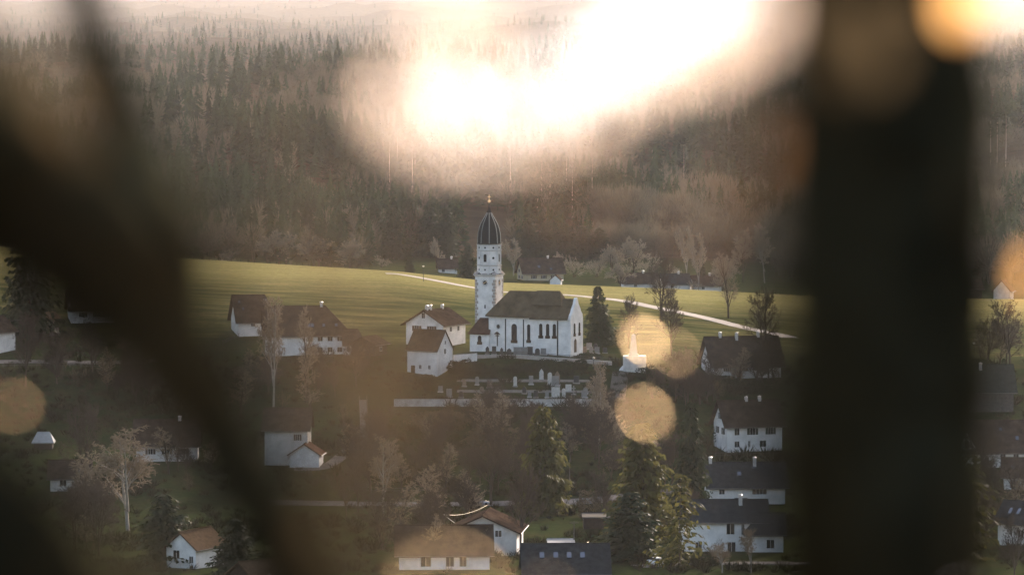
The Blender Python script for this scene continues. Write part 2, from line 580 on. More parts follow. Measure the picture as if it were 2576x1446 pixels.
def house(name, label, u, v, L, W, h, r, rot=0.0, wall=None, roof=None, hip=(0, 0), ov=0.7, wins=(), chim=(), sky_=(), gut=True,
          cat='house', group=None, Y=None, base=3.0, upper=None, door=None, dz=0.0):
    """gabled or hipped house; (u, v) is the picture point of the middle of its front wall's foot"""
    wall = wall or M_PLASTER
    roof = roof or M_ROOF
    p = gxy(u, Y) if Y else G(u, v)
    if Y and v:
        p = at(u, v, Y)
    p = p + Vector((0, 0, dz))
    o = empty(name, p, label, cat, group, R(rot))
    wl = MB()
    x0, x1 = -L / 2, L / 2
    zt = h + r
    wv = [(x0, 0, -base), (x1, 0, -base), (x1, W, -base), (x0, W, -base), (x0, 0, h), (x1, 0, h), (x1, W, h), (x0, W, h)]
    wf = [(0, 1, 5, 4), (2, 3, 7, 6), (0, 3, 2, 1)]
    if hip[0] == 0:
        wv.append((x0, W / 2, zt - 0.1)); wf.append((3, 0, 4, len(wv) - 1, 7))
    else:
        wf.append((3, 0, 4, 7))
    if hip[1] == 0:
        wv.append((x1, W / 2, zt - 0.1)); wf.append((1, 2, 6, len(wv) - 1, 5))
    else:
        wf.append((1, 2, 6, 5))
    wl.add(wv, wf)
    wl.build('wall', wall, o)
    if upper:                      # boarded upper storey, 6 cm proud of the wall
        ub = MB().box(x0 - 0.06, x1 + 0.06, -0.06, W + 0.06, upper, h - 0.02)
        ub.build('boarding', M_WOOD, o)
    s = r / (W / 2)
    ze = h - ov * s
    og = ov if hip[0] == 0 else ov
    th = 0.28
    T = [(x0 - og, -ov, ze), (x1 + og, -ov, ze), (x1 + og, W + ov, ze), (x0 - og, W + ov, ze), (x0 - og + hip[0], W / 2, zt), (x1 + og - hip[1], W / 2, zt)]
    Bt = [(a, b_, c - th) for a, b_, c in T]
    fs = [(0, 1, 5, 4), (2, 3, 4, 5)]
    sk = [(0, 1), (2, 3)]
    if hip[0]:
        fs.append((3, 0, 4)); sk.append((3, 0))
    else:
        sk += [(3, 4), (4, 0)]
    if hip[1]:
        fs.append((1, 2, 5)); sk.append((1, 2))
    else:
        sk += [(1, 5), (5, 2)]
    allf = fs + [tuple(i + 6 for i in reversed(f)) for f in fs] + [(b_, a, a + 6, b_ + 6) for a, b_ in sk]
    rm = MB().add([(a, b_, c + 0.02) for a, b_, c in T] + Bt, allf)
    ro = rm.build('roof', roof, o)
    rx0, rx1 = T[4][0], T[5][0]
    MB().tube([(rx0, W / 2, zt + 0.04), (rx1, W / 2, zt + 0.04)], 0.13, 5).build('ridge', roof, ro)
    if gut:
        MB().tube([(x0 - og, -ov - 0.08, ze - 0.1), (x1 + og, -ov - 0.08, ze - 0.1)], 0.065, 6).build('gutter', M_ZINC, o)
    for c in chim:                 # (x, y, height above ridge)
        cx_, cyy, ch = c
        zb = zt - abs(cyy - W / 2) * s - 0.4
        cb = MB().box(cx_ - 0.35, cx_ + 0.35, cyy - 0.35, cyy + 0.35, zb, zt + ch)
        co = cb.build('chimney', M_PLASTER_OLD, o)
        cc = MB().lathe([(0.46, zt + ch + 0.10), (0.50, zt + ch + 0.16), (0.44, zt + ch + 0.30), (0.30, zt + ch + 0.42), (0.12, zt + ch + 0.48), (0.01, zt + ch + 0.5)], 12, cx_, cyy)
        for sx in (-1, 1):
            for sy in (-1, 1):
                cc.box(cx_ + sx * 0.28 - 0.05, cx_ + sx * 0.28 + 0.05, cyy + sy * 0.28 - 0.05, cyy + sy * 0.28 + 0.05, zt + ch - 0.02, zt + ch + 0.12)
        cc.build('chimney_cap', M_METAL, co, True)
    for (sx, f, w_, l_) in sky_:   # skylight on the front slope, f = fraction from eave to ridge
        yy_ = -ov + f * (W / 2 + ov)
        ang = math.atan(s)
        q = bpy.data.objects.new('skylight', MB().box(-w_ / 2 - 0.06, w_ / 2 + 0.06, -l_ / 2 - 0.06, l_ / 2 + 0.06, 0, 0.10).mesh('skylight', M_DARK))
        COL.objects.link(q)
        q.parent = o
        q.location = (sx, yy_, ze + f * (zt - ze))
        q.rotation_euler = (ang, 0, 0)
        link('pane', MB().box(-w_ / 2, w_ / 2, -l_ / 2, l_ / 2, 0.02, 0.13).mesh('pane', M_SKYGLASS), q)
    for w_ in wins:
        window(o, *w_[:5], (L, W), *(w_[5:] or ()))
    if door:
        dx, dw, dh, face = door
        db = MB().box(-dw / 2, dw / 2, -0.06, 0.02, 0, dh)
        dd = db.build('door', M_WOOD, o)
        if face == 'front':
            dd.location = (dx, 0, 0)
        elif face == 'left':
            dd.location = (-L / 2, W / 2 + dx, 0); dd.rotation_euler = (0, 0, -math.pi / 2)
        else:
            dd.location = (L / 2, W / 2 + dx, 0); dd.rotation_euler = (0, 0, math.pi / 2)
    return o


def wrow(xs, zs, w, h, face, shut=None):
    return [(x, z, w, h, face, shut) for z in zs for x in xs]


# left of the church
house('farmhouse', 'long white farmhouse with two rows of dark windows and a hipped brown roof', 775, 893, 23.5, 14, 6.4, 7.0, 5,
      wins=wrow([0.6, 3.4, 6.2, 8.9, 11.0][:5], [1.5, 4.6], 1.3, 1.35, 'front', None)[:10] + [(-3.0, 9.2, 1.0, 1.1, 'left', 'b')],
      hip=(0, 7.5), ov=1.0, chim=[(4, 7, 0.8)], sky_=[(0.2, 0.35, 0.8, 1.2), (1.3, 0.35, 0.8, 1.2), (4.5, 0.35, 0.7, 1.1), (8, 0.36, 0.7, 1.1)])
house('annex', 'low white annex with brown roof joined to the right end of the long farmhouse', 893, 893, 5.6, 9, 3.4, 3.6, 5,
      wins=[(-1.9, 1.7, 0.6, 1.4, 'front', None), (0.4, 1.8, 1.3, 1.2, 'front', None)], hip=(0, 2.5), ov=0.8)
house('farmhouse', 'brown roofed white house with slim gable and skylights, left of the long farmhouse', 645, 845, 10.5, 12.5, 5.0, 6.6, 14,
      wins=wrow([-1.0, 1.8], [3.4], 1.1, 1.2, 'front', None) + [(1.0, 6.4, 0.9, 1.2, 'left', None)], ov=1.0, hip=(0, 2.5),
      sky_=[(-4.2, 0.75, 0.5, 0.9), (-3.4, 0.5, 0.5, 0.9), (3.6, 0.82, 0.5, 0.8), (3.3, 0.3, 0.5, 0.9)])
house('gabled_house', 'white gabled house with brown shutters and three metal capped chimneys, left of the church', 1143, 868, 12.4, 12.4, 6.6, 3.6, 60,
      wins=[(-2.4, 4.9, 1.4, 1.5, 'left', 'b'), (2.6, 4.9, 1.4, 1.5, 'left', 'b'), (0.4, 8.6, 1.0, 1.5, 'left', None), (-2, 4.7, 1.0, 1.3, 'front', None),
            (2.2, 4.7, 1.0, 1.3, 'front', None), (-2.4, 1.6, 1.4, 1.5, 'left', 'b'), (2.6, 1.6, 1.4, 1.5, 'left', 'b')],
      ov=1.2, chim=[(-5.0, 6.2, 0.9), (-3.0, 6.2, 0.9), (3.6, 6.2, 0.7)], roof=M_ROOF)
house('barn', 'small white barn with steep brown roof standing below the church', 1062, 941, 9.8, 7.6, 6.9, 5.0, -33,
      wins=[(-0.6, 2.0, 0.7, 1.0, 'front', None), (2.4, 2.0, 0.7, 1.0, 'front', None), (0, 6.2, 0.8, 1.3, 'right', None), (0.2, 8.6, 0.55, 0.9, 'right', None)],
      ov=0.35, door=(-3.0, 1.3, 2.3, 'front'), roof=M_ROOF)
house('wooden_shed', 'dark wooden shed with sunlit roof edge between farmhouse and white barn', 958, 893, 7.0, 7.5, 3.4, 1.8, 62, wall=M_WOOD, roof=M_ROOF, ov=0.8,
      wins=[(0, 1.7, 1.0, 1.0, 'front', None)], cat='shed')

# right of the church
house('farmhouse', 'white farmhouse with shutters under a wide brown roof, right of the memorial', 1880, 951, 19, 13, 4.4, 6.6, 12,
      wins=wrow([-5.6, -1.0, 4.5], [2.6], 1.0, 1.3, 'front', 'b') + [(-2.6, 3.2, 0.9, 1.3, 'left', None), (1.6, 3.2, 0.9, 1.3, 'left', None), (0, 6.6, 0.9, 1.2, 'left', None)],
      ov=1.2, chim=[(-6.0, 6.5, 0.9), (-1.5, 5.8, 0.7), (4.8, 6.5, 0.9)])
house('two_storey_house', 'two storey white house with dark green shutters and shuttered gable, below the farmhouse', 1898, 1135, 14.5, 10.5, 7.2, 5.2, 15,
      wins=[(-4.6, 5.0, 1.2, 1.6, 'front', None), (-0.5, 5.0, 1.3, 1.6, 'front', 'g'), (4.2, 5.0, 1.2, 1.6, 'front', 'g'), (-4.6, 1.9, 1.2, 1.4, 'front', None),
            (-1.4, 1.9, 0.5, 1.5, 'front', None), (2.2, 1.9, 1.6, 1.5, 'front', None), (-2.4, 5.0, 1.1, 1.6, 'left', 'g'), (2.2, 5.0, 1.1, 1.6, 'left', 'g'), (0.2, 8.6, 1.0, 1.5, 'left', 'g')],
      ov=1.0, chim=[(3.0, 5.2, 0.6), (-0.5, 5.2, 0.5)], roof=M_ROOF)
house('dark_roofed_house', 'white house under a long black grey roof with two skylights and chimneys', 1880, 1268, 17.5, 11.5, 4.6, 4.6, 3, roof=M_ROOF_GREY,
      wins=[(-5.9, 2.9, 1.2, 1.0, 'front', None), (2.8, 2.9, 1.5, 1.1, 'front', 'b'), (-1.5, 1.0, 3.0, 1.0, 'front', None)], ov=0.9,
      chim=[(-8.0, 5.7, 0.9), (2.2, 4.8, 0.9)], sky_=[(-1.6, 0.55, 0.85, 1.3), (1.9, 0.8, 0.8, 1.1)], gut=True)
house('hipped_house', 'bright white house with slate roof and large chimney behind the garden birches', 1822, 1386, 16.5, 9.5, 6.2, 3.4, 1, roof=M_ROOF_GREY,
      wins=[(1.2, 4.5, 1.5, 2.3, 'front', None), (3.6, 4.3, 0.5, 2.0, 'front', None), (-5.0, 0.9, 1.2, 1.8, 'front', None), (1.4, 0.9, 1.5, 1.8, 'front', None), (5.6, 0.6, 1.9, 2.1, 'front', None)],
      ov=0.7, chim=[(3.4, 3.6, 0.7)], hip=(0, 0), base=4)
house('wing', 'lower wing of the bright white house with slate roof reaching further down', 1925, 1388, 7.0, 8, 4.0, 3.2, 1, roof=M_ROOF_GREY, ov=0.7, base=4, cat='house',
      wins=[(1.0, 1.6, 1.4, 1.6, 'front', None)], hip=(3.2, 0))

# bottom middle
house('gabled_house', 'broad white gabled house with shallow roof behind a dark bare tree', 1308, 1392, 12.5, 13.0, 5.2, 2.9, 84, roof=M_ROOF,
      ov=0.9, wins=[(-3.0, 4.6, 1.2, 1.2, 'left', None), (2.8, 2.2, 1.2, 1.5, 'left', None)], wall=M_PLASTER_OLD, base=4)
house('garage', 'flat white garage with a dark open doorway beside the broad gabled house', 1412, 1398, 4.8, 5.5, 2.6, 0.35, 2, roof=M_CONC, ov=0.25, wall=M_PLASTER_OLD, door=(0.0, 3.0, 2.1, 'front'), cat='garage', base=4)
house('bungalow', 'brown roofed house with pale wall bays at the bottom, left of the gabled house', 1118, 1432, 16.5, 10, 3.4, 4.2, 2, roof=M_ROOF,
      ov=0.9, wins=[(-3.4, 1.6, 1.8, 2.0, 'front', None), (1.0, 1.6, 1.4, 2.0, 'front', None), (3.4, 1.6, 1.2, 2.0, 'front', None)], base=5)
house('skylight_roof_house', 'dark grey roof with four skylights in a row at the bottom edge', 1425, 1480, 14, 10, 3.2, 4.0, 2, roof=M_ROOF_GREY,
      ov=0.8, sky_=[(-4.1, 0.62, 0.75, 1.3), (-1.7, 0.62, 0.75, 1.3), (0.6, 0.62, 0.75, 1.3), (2.9, 0.62, 0.75, 1.3)], base=5, gut=True)
house('garden_hut', 'black flat garden hut with a pale ladder rack on its roof', 1500, 1330, 5.2, 4.5, 2.7, 0.5, 2, roof=M_DARK, wall=M_WOOD, ov=0.4, cat='hut')

# left middle
house('apartment_house', 'tall plain white house with two shutters in one column, beside a brown garage', 720, 1170, 10.5, 10, 9.2, 4.4, -2, roof=M_ROOF,
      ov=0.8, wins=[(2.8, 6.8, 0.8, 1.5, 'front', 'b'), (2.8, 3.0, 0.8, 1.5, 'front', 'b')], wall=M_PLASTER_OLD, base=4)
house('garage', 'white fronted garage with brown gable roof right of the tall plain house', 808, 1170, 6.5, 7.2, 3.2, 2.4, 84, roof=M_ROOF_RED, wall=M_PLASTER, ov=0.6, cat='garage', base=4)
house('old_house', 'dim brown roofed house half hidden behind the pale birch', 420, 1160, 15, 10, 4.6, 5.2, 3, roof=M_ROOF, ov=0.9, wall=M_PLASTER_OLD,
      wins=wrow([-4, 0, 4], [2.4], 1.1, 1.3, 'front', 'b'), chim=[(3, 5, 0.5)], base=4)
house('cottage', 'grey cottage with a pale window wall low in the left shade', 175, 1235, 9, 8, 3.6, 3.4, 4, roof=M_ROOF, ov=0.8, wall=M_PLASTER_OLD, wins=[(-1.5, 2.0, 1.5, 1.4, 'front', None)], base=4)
house('summer_house', 'small hut with a pale tent shaped roof at the far left', 108, 1130, 4.6, 4.2, 2.2, 1.9, 2, roof=M_CONC, ov=0.5, wall=M_WOOD, cat='hut', hip=(1.2, 1.2))
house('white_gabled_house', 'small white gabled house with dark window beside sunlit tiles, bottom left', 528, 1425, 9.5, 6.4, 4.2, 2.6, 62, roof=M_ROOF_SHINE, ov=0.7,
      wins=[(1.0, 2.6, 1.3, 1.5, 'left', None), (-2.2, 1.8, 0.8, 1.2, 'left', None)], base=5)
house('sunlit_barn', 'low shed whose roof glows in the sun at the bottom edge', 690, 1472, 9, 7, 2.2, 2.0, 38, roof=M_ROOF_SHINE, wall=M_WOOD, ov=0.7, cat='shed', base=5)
house('shuttered_house', 'white house with green shutters at the left edge below the big spruce', 14, 885, 9.5, 9, 6.2, 3.6, 62, roof=M_ROOF, ov=0.8,
      wins=[(-1.8, 4.2, 1.1, 1.4, 'left', 'g'), (2.0, 4.2, 1.1, 1.4, 'left', 'g'), (-1.8, 1.4, 1.1, 1.4, 'left', 'g'), (2.0, 1.4, 1.1, 1.4, 'left', 'g')])
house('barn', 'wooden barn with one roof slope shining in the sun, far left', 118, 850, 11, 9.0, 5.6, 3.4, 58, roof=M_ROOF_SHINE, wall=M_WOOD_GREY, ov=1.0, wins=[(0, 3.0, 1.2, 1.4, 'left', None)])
house('farmhouse', 'dark roofed farmhouse with white end wall beyond the sunlit barn', 235, 812, 13, 11, 4.6, 5.2, 12, roof=M_ROOF, ov=1.0, wins=wrow([-3, 1, 4], [2.4], 1.1, 1.3, 'front', 'b'))

# right margin
house('large_barn', 'large barn with dark green roof and weathered boarded front, right margin', 2468, 1036, 17, 13, 6.0, 6.0, 1, roof=M_ROOF_GREEN, wall=M_WOOD_GREY, ov=1.0, gut=True,
      chim=[(0.5, 5.2, 0.2)], wins=[(-6.2, 3.6, 0.9, 1.6, 'front', None)], cat='barn')
chal = house('chalet', 'brown roofed house with steep white balcony dormer below the large barn', 2490, 1175, 18, 12, 4.6, 6.4, 2, roof=M_ROOF, ov=1.0,
             wins=[(3.2, 2.6, 1.2, 1.4, 'front', None), (6.4, 2.6, 1.2, 1.4, 'front', None)], sky_=[(3.2, 0.72, 0.6, 0.8), (7, 0.45, 0.7, 1.1)], base=4)
dm = MB()
dm.add([(-9.0, -0.9, 3.2), (-2.6, -0.9, 3.2), (-5.8, -0.9, 8.6), (-9.0, 5.0, 3.2), (-2.6, 5.0, 3.2), (-5.8, 5.0, 8.6)], [(0, 1, 2), (4, 3, 5), (0, 3, 4, 1), (1, 4, 5, 2), (3, 0, 2, 5)])
dmo = dm.build('dormer', M_PLASTER_OLD, chal)
dr = MB()
for sx in (-1, 1):
    a, b_ = Vector((-5.8, 0, 9.15)), Vector((-5.8 + sx * 3.9, 0, 2.55))
    nrm = Vector((sx * 0.86, 0, 0.5)) * 0.22
    dr.add([(a.x, -1.5, a.z), (b_.x, -1.5, b_.z), (b_.x - nrm.x, -1.5, b_.z - nrm.z), (a.x, -1.5, a.z - 0.45), (a.x, 5, a.z), (b_.x, 5, b_.z), (b_.x - nrm.x, 5, b_.z - nrm.z), (a.x, 5, a.z - 0.45)],
           [(0, 1, 2, 3), (7, 6, 5, 4), (0, 4, 5, 1), (1, 5, 6, 2), (2, 6, 7, 3), (3, 7, 4, 0)])
dr.build('dormer_roof', M_ROOF, dmo)
MB().box(-8.0, -3.6, -1.9, -0.95, 3.4, 4.5).build('balcony', M_SHUT, dmo)
MB().box(-6.3, -5.3, -1.0, -0.88, 4.6, 6.6).build('pane', M_GLASS, dmo)
house('white_house', 'white house below the chalet at the right edge with a single skylight', 2575, 1232, 9, 9, 3.6, 3.6, -6, roof=M_ROOF, ov=0.8, sky_=[(-2.5, 0.5, 0.7, 1.1)], wins=[(-2.5, 1.8, 1.0, 1.2, 'front', None)], base=4)
house('skylit_house', 'white house with grey roof and two slanted skylights at the lower right edge', 2568, 1372, 10, 9, 5.0, 3.4, -32, roof=M_ROOF_GREY, ov=0.9, sky_=[(-3.2, 0.55, 0.6, 1.6), (-1.4, 0.55, 0.6, 1.6)], base=5,
      wins=[(0, 2.4, 1.2, 1.4, 'front', None)])
house('field_shed', 'low brown shed on the crest of the right hand field', 2440, 738, 9, 7, 2.6, 2.8, 8, Y=1400, dz=-0.5, roof=M_ROOF, wall=M_WOOD, cat='shed')
house('field_hut', 'small gabled hut with white front at the right edge of the far field', 2545, 742, 6.5, 6, 2.6, 3.4, 70, Y=1400, dz=-0.5, roof=M_ROOF, wall=M_PLASTER_OLD, cat='hut')
# beyond the field
house('yellow_house', 'ochre house with brown roof and skylight beyond the field, right of the steeple', 1368, 712, 16, 11, 4.6, 5.0, 14, Y=1500, roof=M_ROOF, wall=M_PLASTER_YEL, ov=1.0,
      sky_=[(-1.5, 0.45, 0.9, 1.3), (3.2, 0.3, 0.8, 1.0)], wins=wrow([-2.6, 2.2], [2.2, 4.6], 1.0, 1.3, 'left', 'b') + wrow([-4, 0, 4], [2.4], 1.0, 1.2, 'front', 'b'), chim=[(3, 5.5, 0.4)])
house('garden_hut', 'tiny white gabled hut in front of the ochre house', 1412, 716, 3.6, 4, 2.0, 1.8, 80, Y=1430, roof=M_ROOF, wall=M_PLASTER, cat='hut', ov=0.3)
for (u, v, L_, lab) in [(1612, 728, 13, 'wide low brown roof just beyond the field, left of the other low roofs'), (1704, 730, 10, 'low grey roofed house with bright chimney beyond the field'),
                        (1782, 734, 10, 'small brown roofed house beyond the field beside the dark fir'), (1128, 690, 7, 'little roof between round shrubs beyond the path')]:
    house('low_house', lab, u, v, L_, 9, 2.8, 3.2, random.Random(u).uniform(4, 18), Y=1440 if u > 1500 else 1520, roof=M_ROOF if u != 1704 else M_ROOF_GREY, ov=0.8, chim=[(1.5, 4.5, 0.5)], wins=[(-2, 1.5, 1, 1.1, 'front', None)])


# ------------------------------------------------------------------ church
def church():
    th = R(-22)
    # local origin is the corner between choir and nave; X runs along the nave towards the gable
    c0 = at(1550 / 1.59 + 1285 * 0.28705, 887, 1065)
    o = empty('church', c0, 'white baroque village church with brown roof and dark onion domed clock tower', 'church', rz=th)
    B = -5.0
    he = 9.9
    nave = [(0, 0), (10.4, 0), (10.4, 9.0), (0, 9.0)]
    MB().prism(nave, B, he).build('nave_wall', M_PLASTER, o)
    choir = [(-0.02, 0.7), (-0.02, 8.4), (-13.5, 8.4), (-15.2, 6.2), (-14.9, 3.0), (-9.3, 1.45), (-3.3, 0.7)]
    choir.reverse()
    MB().prism(choir, B, he + 0.15).build('choir_wall', M_PLASTER, o)
    # facade gable, curved in steps
    prof = [(-0.25, 0), (-0.25, 9.6), (0.15, 10.6), (1.2, 11.4), (1.9, 12.4), (3.2, 13.6), (3.75, 14.7), (4.2, 15.3), (4.8, 15.3), (5.25, 14.7), (5.8, 13.6), (7.1, 12.4), (7.8, 11.4), (8.85, 10.6), (9.25, 9.6), (9.25, 0)]
    fv = [(10.25, y, z if z else B) for y, z in prof] + [(11.0, y, z if z else B) for y, z in prof]
    k = len(prof)
    MB().add(fv, [tuple(range(k)), tuple(range(2 * k - 1, k - 1, -1))] + [(i, i + k, (i + 1) % k + k, (i + 1) % k) for i in range(k)]).build('gable_wall', M_PLASTER, o)
    # roofs
    def solid(T, faces, edges, name, m, drop=0.35):
        nT = len(T)
        vs_ = [tuple(p) for p in T] + [(p[0], p[1], p[2] - drop) for p in T]
        fs = list(faces) + [tuple(i + nT for i in reversed(f)) for f in faces] + [(b_, a, a + nT, b_ + nT) for a, b_ in edges]
        return MB().add(vs_, fs).build(name, m, o)
    e = he + 0.1
    # lower nave roof
    solid([(-1.2, -0.8, e - 0.3), (10.2, -0.8, e - 0.3), (10.2, 4.5, e + 5.0), (-1.2, 4.5, e + 5.0), (-1.2, 9.8, e - 0.3), (10.2, 9.8, e - 0.3)],
          [(0, 1, 2, 3), (3, 2, 5, 4)], [(0, 1), (1, 2), (2, 5), (5, 4), (4, 3), (3, 0)], 'nave_roof', M_ROOF_CH)
    # upper hipped roof over choir and nave, a separate steeper roof
    # choir roof with hips following the polygonal apse
    ap = [(0.2, -0.1, e), (-3.4, -0.1, e), (-9.6, 0.65, e), (-15.7, 2.35, e), (-16.2, 6.6, e), (-14.0, 9.3, e), (0.2, 9.3, e)]
    ridge = [(-9.2, 4.6, e + 6.9), (0.2, 4.6, e + 6.9)]
    T = ap + ridge
    solid(T, [(1, 0, 8, 7), (2, 1, 7), (3, 2, 7), (4, 3, 7), (5, 4, 7), (6, 5, 7, 8)], [(0, 1), (1, 2), (2, 3), (3, 4), (4, 5), (5, 6), (6, 8), (8, 0)], 'choir_roof', M_ROOF_CH)
    T = [(-1.0, 1.4, e + 3.3), (7.6, 1.4, e + 3.3), (7.6, 7.6, e + 3.3), (-1.0, 7.6, e + 3.3), (-1.0, 4.5, e + 7.1), (6.0, 4.5, e + 7.1)]
    solid(T, [(0, 1, 5, 4), (1, 2, 5), (2, 3, 4, 5)], [(0, 1), (1, 2), (2, 3), (3, 4), (4, 0)], 'upper_roof', M_ROOF_CH, 0.25)
    # cornice under the eaves and base plinth
    def trim(pts, z0, z1, out, name, m):
        mb = MB()
        for (xa, ya), (xb, yb) in pts:
            d = Vector((xb - xa, yb - ya)); nn = Vector((d.y, -d.x)).normalized()
            q = [(xa, ya), (xb, yb), (xb + nn.x * out, yb + nn.y * out), (xa + nn.x * out, ya + nn.y * out)]
            mb.add([(x, y, z0) for x, y in q] + [(x, y, z1) for x, y in q], [(3, 2, 1, 0), (4, 5, 6, 7), (0, 1, 5, 4), (1, 2, 6, 5), (2, 3, 7, 6), (3, 0, 4, 7)])
        return mb.build(name, m, o)
    trim([((0.02, 0), (10.24, 0)), ((-9.3, 1.45), (-3.3, 0.7)), ((-14.9, 3.0), (-9.3, 1.45))], he - 0.75, he - 0.4, 0.16, 'cornice', M_PLASTER)
    trim([((6.85, 0), (7.2, 0)), ((-9.3, 1.45), (-9.0, 1.41)), ((-3.6, 0.74), (-3.3, 0.7))], -1, he - 0.75, 0.14, 'downpipe', M_DARK)
    # arched windows
    def arch(w, h, z0, depth=0.05, back=0.06, nn=10):
        pts = [(-w / 2, z0), (w / 2, z0)] + [(w / 2 * math.cos(a), z0 + h - w / 2 + w / 2 * math.sin(a)) for a in [math.pi * i / nn for i in range(nn + 1)]]
        k_ = len(pts)
        vs_ = [(x, -depth, z) for x, z in pts] + [(x, back, z) for x, z in pts]
        return MB().add(vs_, [tuple(range(k_)), tuple(range(2 * k_ - 1, k_ - 1, -1))] + [((i + 1) % k_, i, i + k_, (i + 1) % k_ + k_) for i in range(k_)])
    def awin(name, x, y, rz, w, h, z0, sill=True, m=M_GLASS):
        f = arch(w + 0.55, h + 0.45, z0 - 0.12, 0.04, 0.1).build(name, M_PLASTER, o)
        f.location = (x, y, 0); f.rotation_euler = (0, 0, rz)
        arch(w * 1.15, h * 1.05, z0, 0.07, 0.05).build('pane' if name == 'window' else 'door_leaf', m, f)
        if sill:
            MB().prism([(-w / 2 - 0.3, -0.10), (w / 2 + 0.3, -0.10), (w / 2 + 0.3, -0.04), (-w / 2 - 0.3, -0.04)], z0 - 0.55, z0 + 0.25).build('sill', M_DARK if False else M_ROOF, f)
        return f
    for x in (2.0, 4.05, 6.05):
        f = awin('window', x, 0, 0, 0.85, 3.4, 4.6)
    d2 = math.atan2(0.7 - 1.45, 6.0)
    awin('window', -6.4, 1.09, d2, 1.5, 4.6, 3.0)
    awin('window', -1.9, 0.7, 0, 0.8, 4.4, 3.2)
    for y in (2.6, 6.4):
        awin('window', 11.0, y, math.pi / 2, 1.1, 3.0, 5.2)
    awin('door', 11.0, 3.2, math.pi / 2, 1.7, 3.6, 0.2, False, M_WOOD)
    # oculus and crucifix on the apse facet
    d1 = math.atan2(1.45 - 3.0, 5.6)
    oc = MB().lathe([(0.78, -0.05), (0.78, 0.06)], 20)
    q = oc.build('window', M_PLASTER_OLD, o); q.location = (-11.6, 2.087, 6.9); q.rotation_euler = (math.pi / 2, 0, d1)
    MB().lathe([(0.55, -0.04), (0.55, 0.09)], 20).build('pane', M_GLASS, q)
    cr = MB().box(-0.12, 0.12, -0.16, -0.04, 1.4, 5.2).box(-0.62, 0.62, -0.15, -0.05, 4.2, 4.42)
    cr.add([(-0.95, -0.5, 4.75), (0.95, -0.5, 4.75), (0.95, 0, 4.75), (-0.95, 0, 4.75), (0, -0.5, 5.45), (0, 0, 5.45)], [(0, 1, 4), (3, 5, 2), (0, 3, 2, 1), (1, 2, 5, 4), (0, 4, 5, 3)])
    q = cr.build('crucifix', M_WOOD, o); q.location = (-11.9, 2.17, 0); q.rotation_euler = (0, 0, d1)
    # sacristy with red roof
    sx0, sx1, sy0, sy1 = -20.4, -14.6, 2.4, 6.2
    s = MB().box(sx0, sx1, sy0, sy1 + 1, B, 5.0).build('sacristy_wall', M_PLASTER, o)
    T = [(sx0 - 0.5, sy0 - 0.5, 4.8), (sx1 + 0.4, sy0 - 0.5, 4.8), (sx1 + 0.4, sy1 + 1.5, 4.8), (sx0 - 0.5, sy1 + 1.5, 4.8), (sx0 + 1.8, 5.6, 9.0), (sx1 + 0.2, 5.6, 9.0)]
    solid(T, [(0, 1, 5, 4), (3, 0, 4), (2, 3, 4, 5)], [(0, 1), (1, 5), (5, 2), (2, 3), (3, 0)], 'sacristy_roof', M_ROOF_RED, 0.3)
    f = awin('window', -17.4, 2.4, 0, 0.95, 1.9, 2.2)
    # tower
    tx, ty, a = -17.25, 9.05, 3.03
    hs = 20.6
    tw = MB().box(tx - a, tx + a, ty - a, ty + a, B, hs).build('tower', M_PLASTER, o)
    qn = MB()
    zq = 0.0
    i = 0
    while zq < hs - 0.9:
        wl_ = 0.95 if i % 2 else 0.62
        wr_ = 0.62 if i % 2 else 0.95
        for sx in (-1, 1):
            for sy in (-1, 1):
                xa, xb = sorted([tx + sx * (a + 0.04), tx + sx * (a - wl_)])
                ya, yb = sorted([ty + sy * (a + 0.04), ty + sy * (a - wr_)])
                qn.box(xa, xb, ya, yb, zq, zq + 0.78)
        zq += 0.86
        i += 1
    qn.build('quoin', M_STONE, tw)
    cn = MB()
    cn.prism([(tx - a - .2, ty - a - .2), (tx + a + .2, ty - a - .2), (tx + a + .2, ty + a + .2), (tx - a - .2, ty + a + .2)], hs, hs + 0.3)
    cn.prism([(tx - a - .4, ty - a - .4), (tx + a + .4, ty - a - .4), (tx + a + .4, ty + a + .4), (tx - a - .4, ty + a + .4)], hs + 0.3, hs + 0.55)
    cn.build('cornice', M_PLASTER_OLD, tw)
    pd = MB()      # sloped roof skirt with pediments between shaft and octagon
    pd.prism([(tx - a - .4, ty - a - .4), (tx + a + .4, ty - a - .4), (tx + a + .4, ty + a + .4), (tx - a - .4, ty + a + .4)], hs + 0.55, hs + 1.1,
             [(tx - 2.2, ty - 2.2), (tx + 2.2, ty - 2.2), (tx + 2.2, ty + 2.2), (tx - 2.2, ty + 2.2)])
    pd.build('skirt_roof', M_SLATE, tw)
    for sx, sy in ((1, -1), (-1, -1), (1, 1), (-1, 1)):
        g = Vector((tx + sx * (a - 0.35), ty + sy * (a - 0.35), hs + 0.55))
        MB().add([(g.x - 1.1, g.y, g.z), (g.x + 1.1, g.y, g.z), (g.x, g.y - 1.1, g.z), (g.x, g.y + 1.1, g.z), (g.x, g.y, g.z + 1.0)],
                 [(0, 2, 4), (2, 1, 4), (1, 3, 4), (3, 0, 4), (0, 3, 1, 2)]).build('corner_cap', M_STONE, tw)
    # clock faces on the two visible sides
    for (cxx, cyy, rz) in ((tx, ty - a, 0), (tx + a, ty, math.pi / 2)):
        cf = MB().lathe([(1.05, -0.02), (1.05, 0.10)], 28).build('clock_face', M_PLASTER, tw)
        cf.location = (cxx, cyy, hs - 1.75); cf.rotation_euler = (math.pi / 2, 0, rz)
        MB().lathe([(0.6, 0.1), (0.6, 0.13)], 24).build('clock_centre', M_DARK, cf)
        num = MB()
        for k_ in range(12):
            an = k_ * math.pi / 6
            num.box(-0.045, 0.045, 0.66, 0.98, 0.1, 0.14, Matrix.Rotation(an, 3, 'Z'))
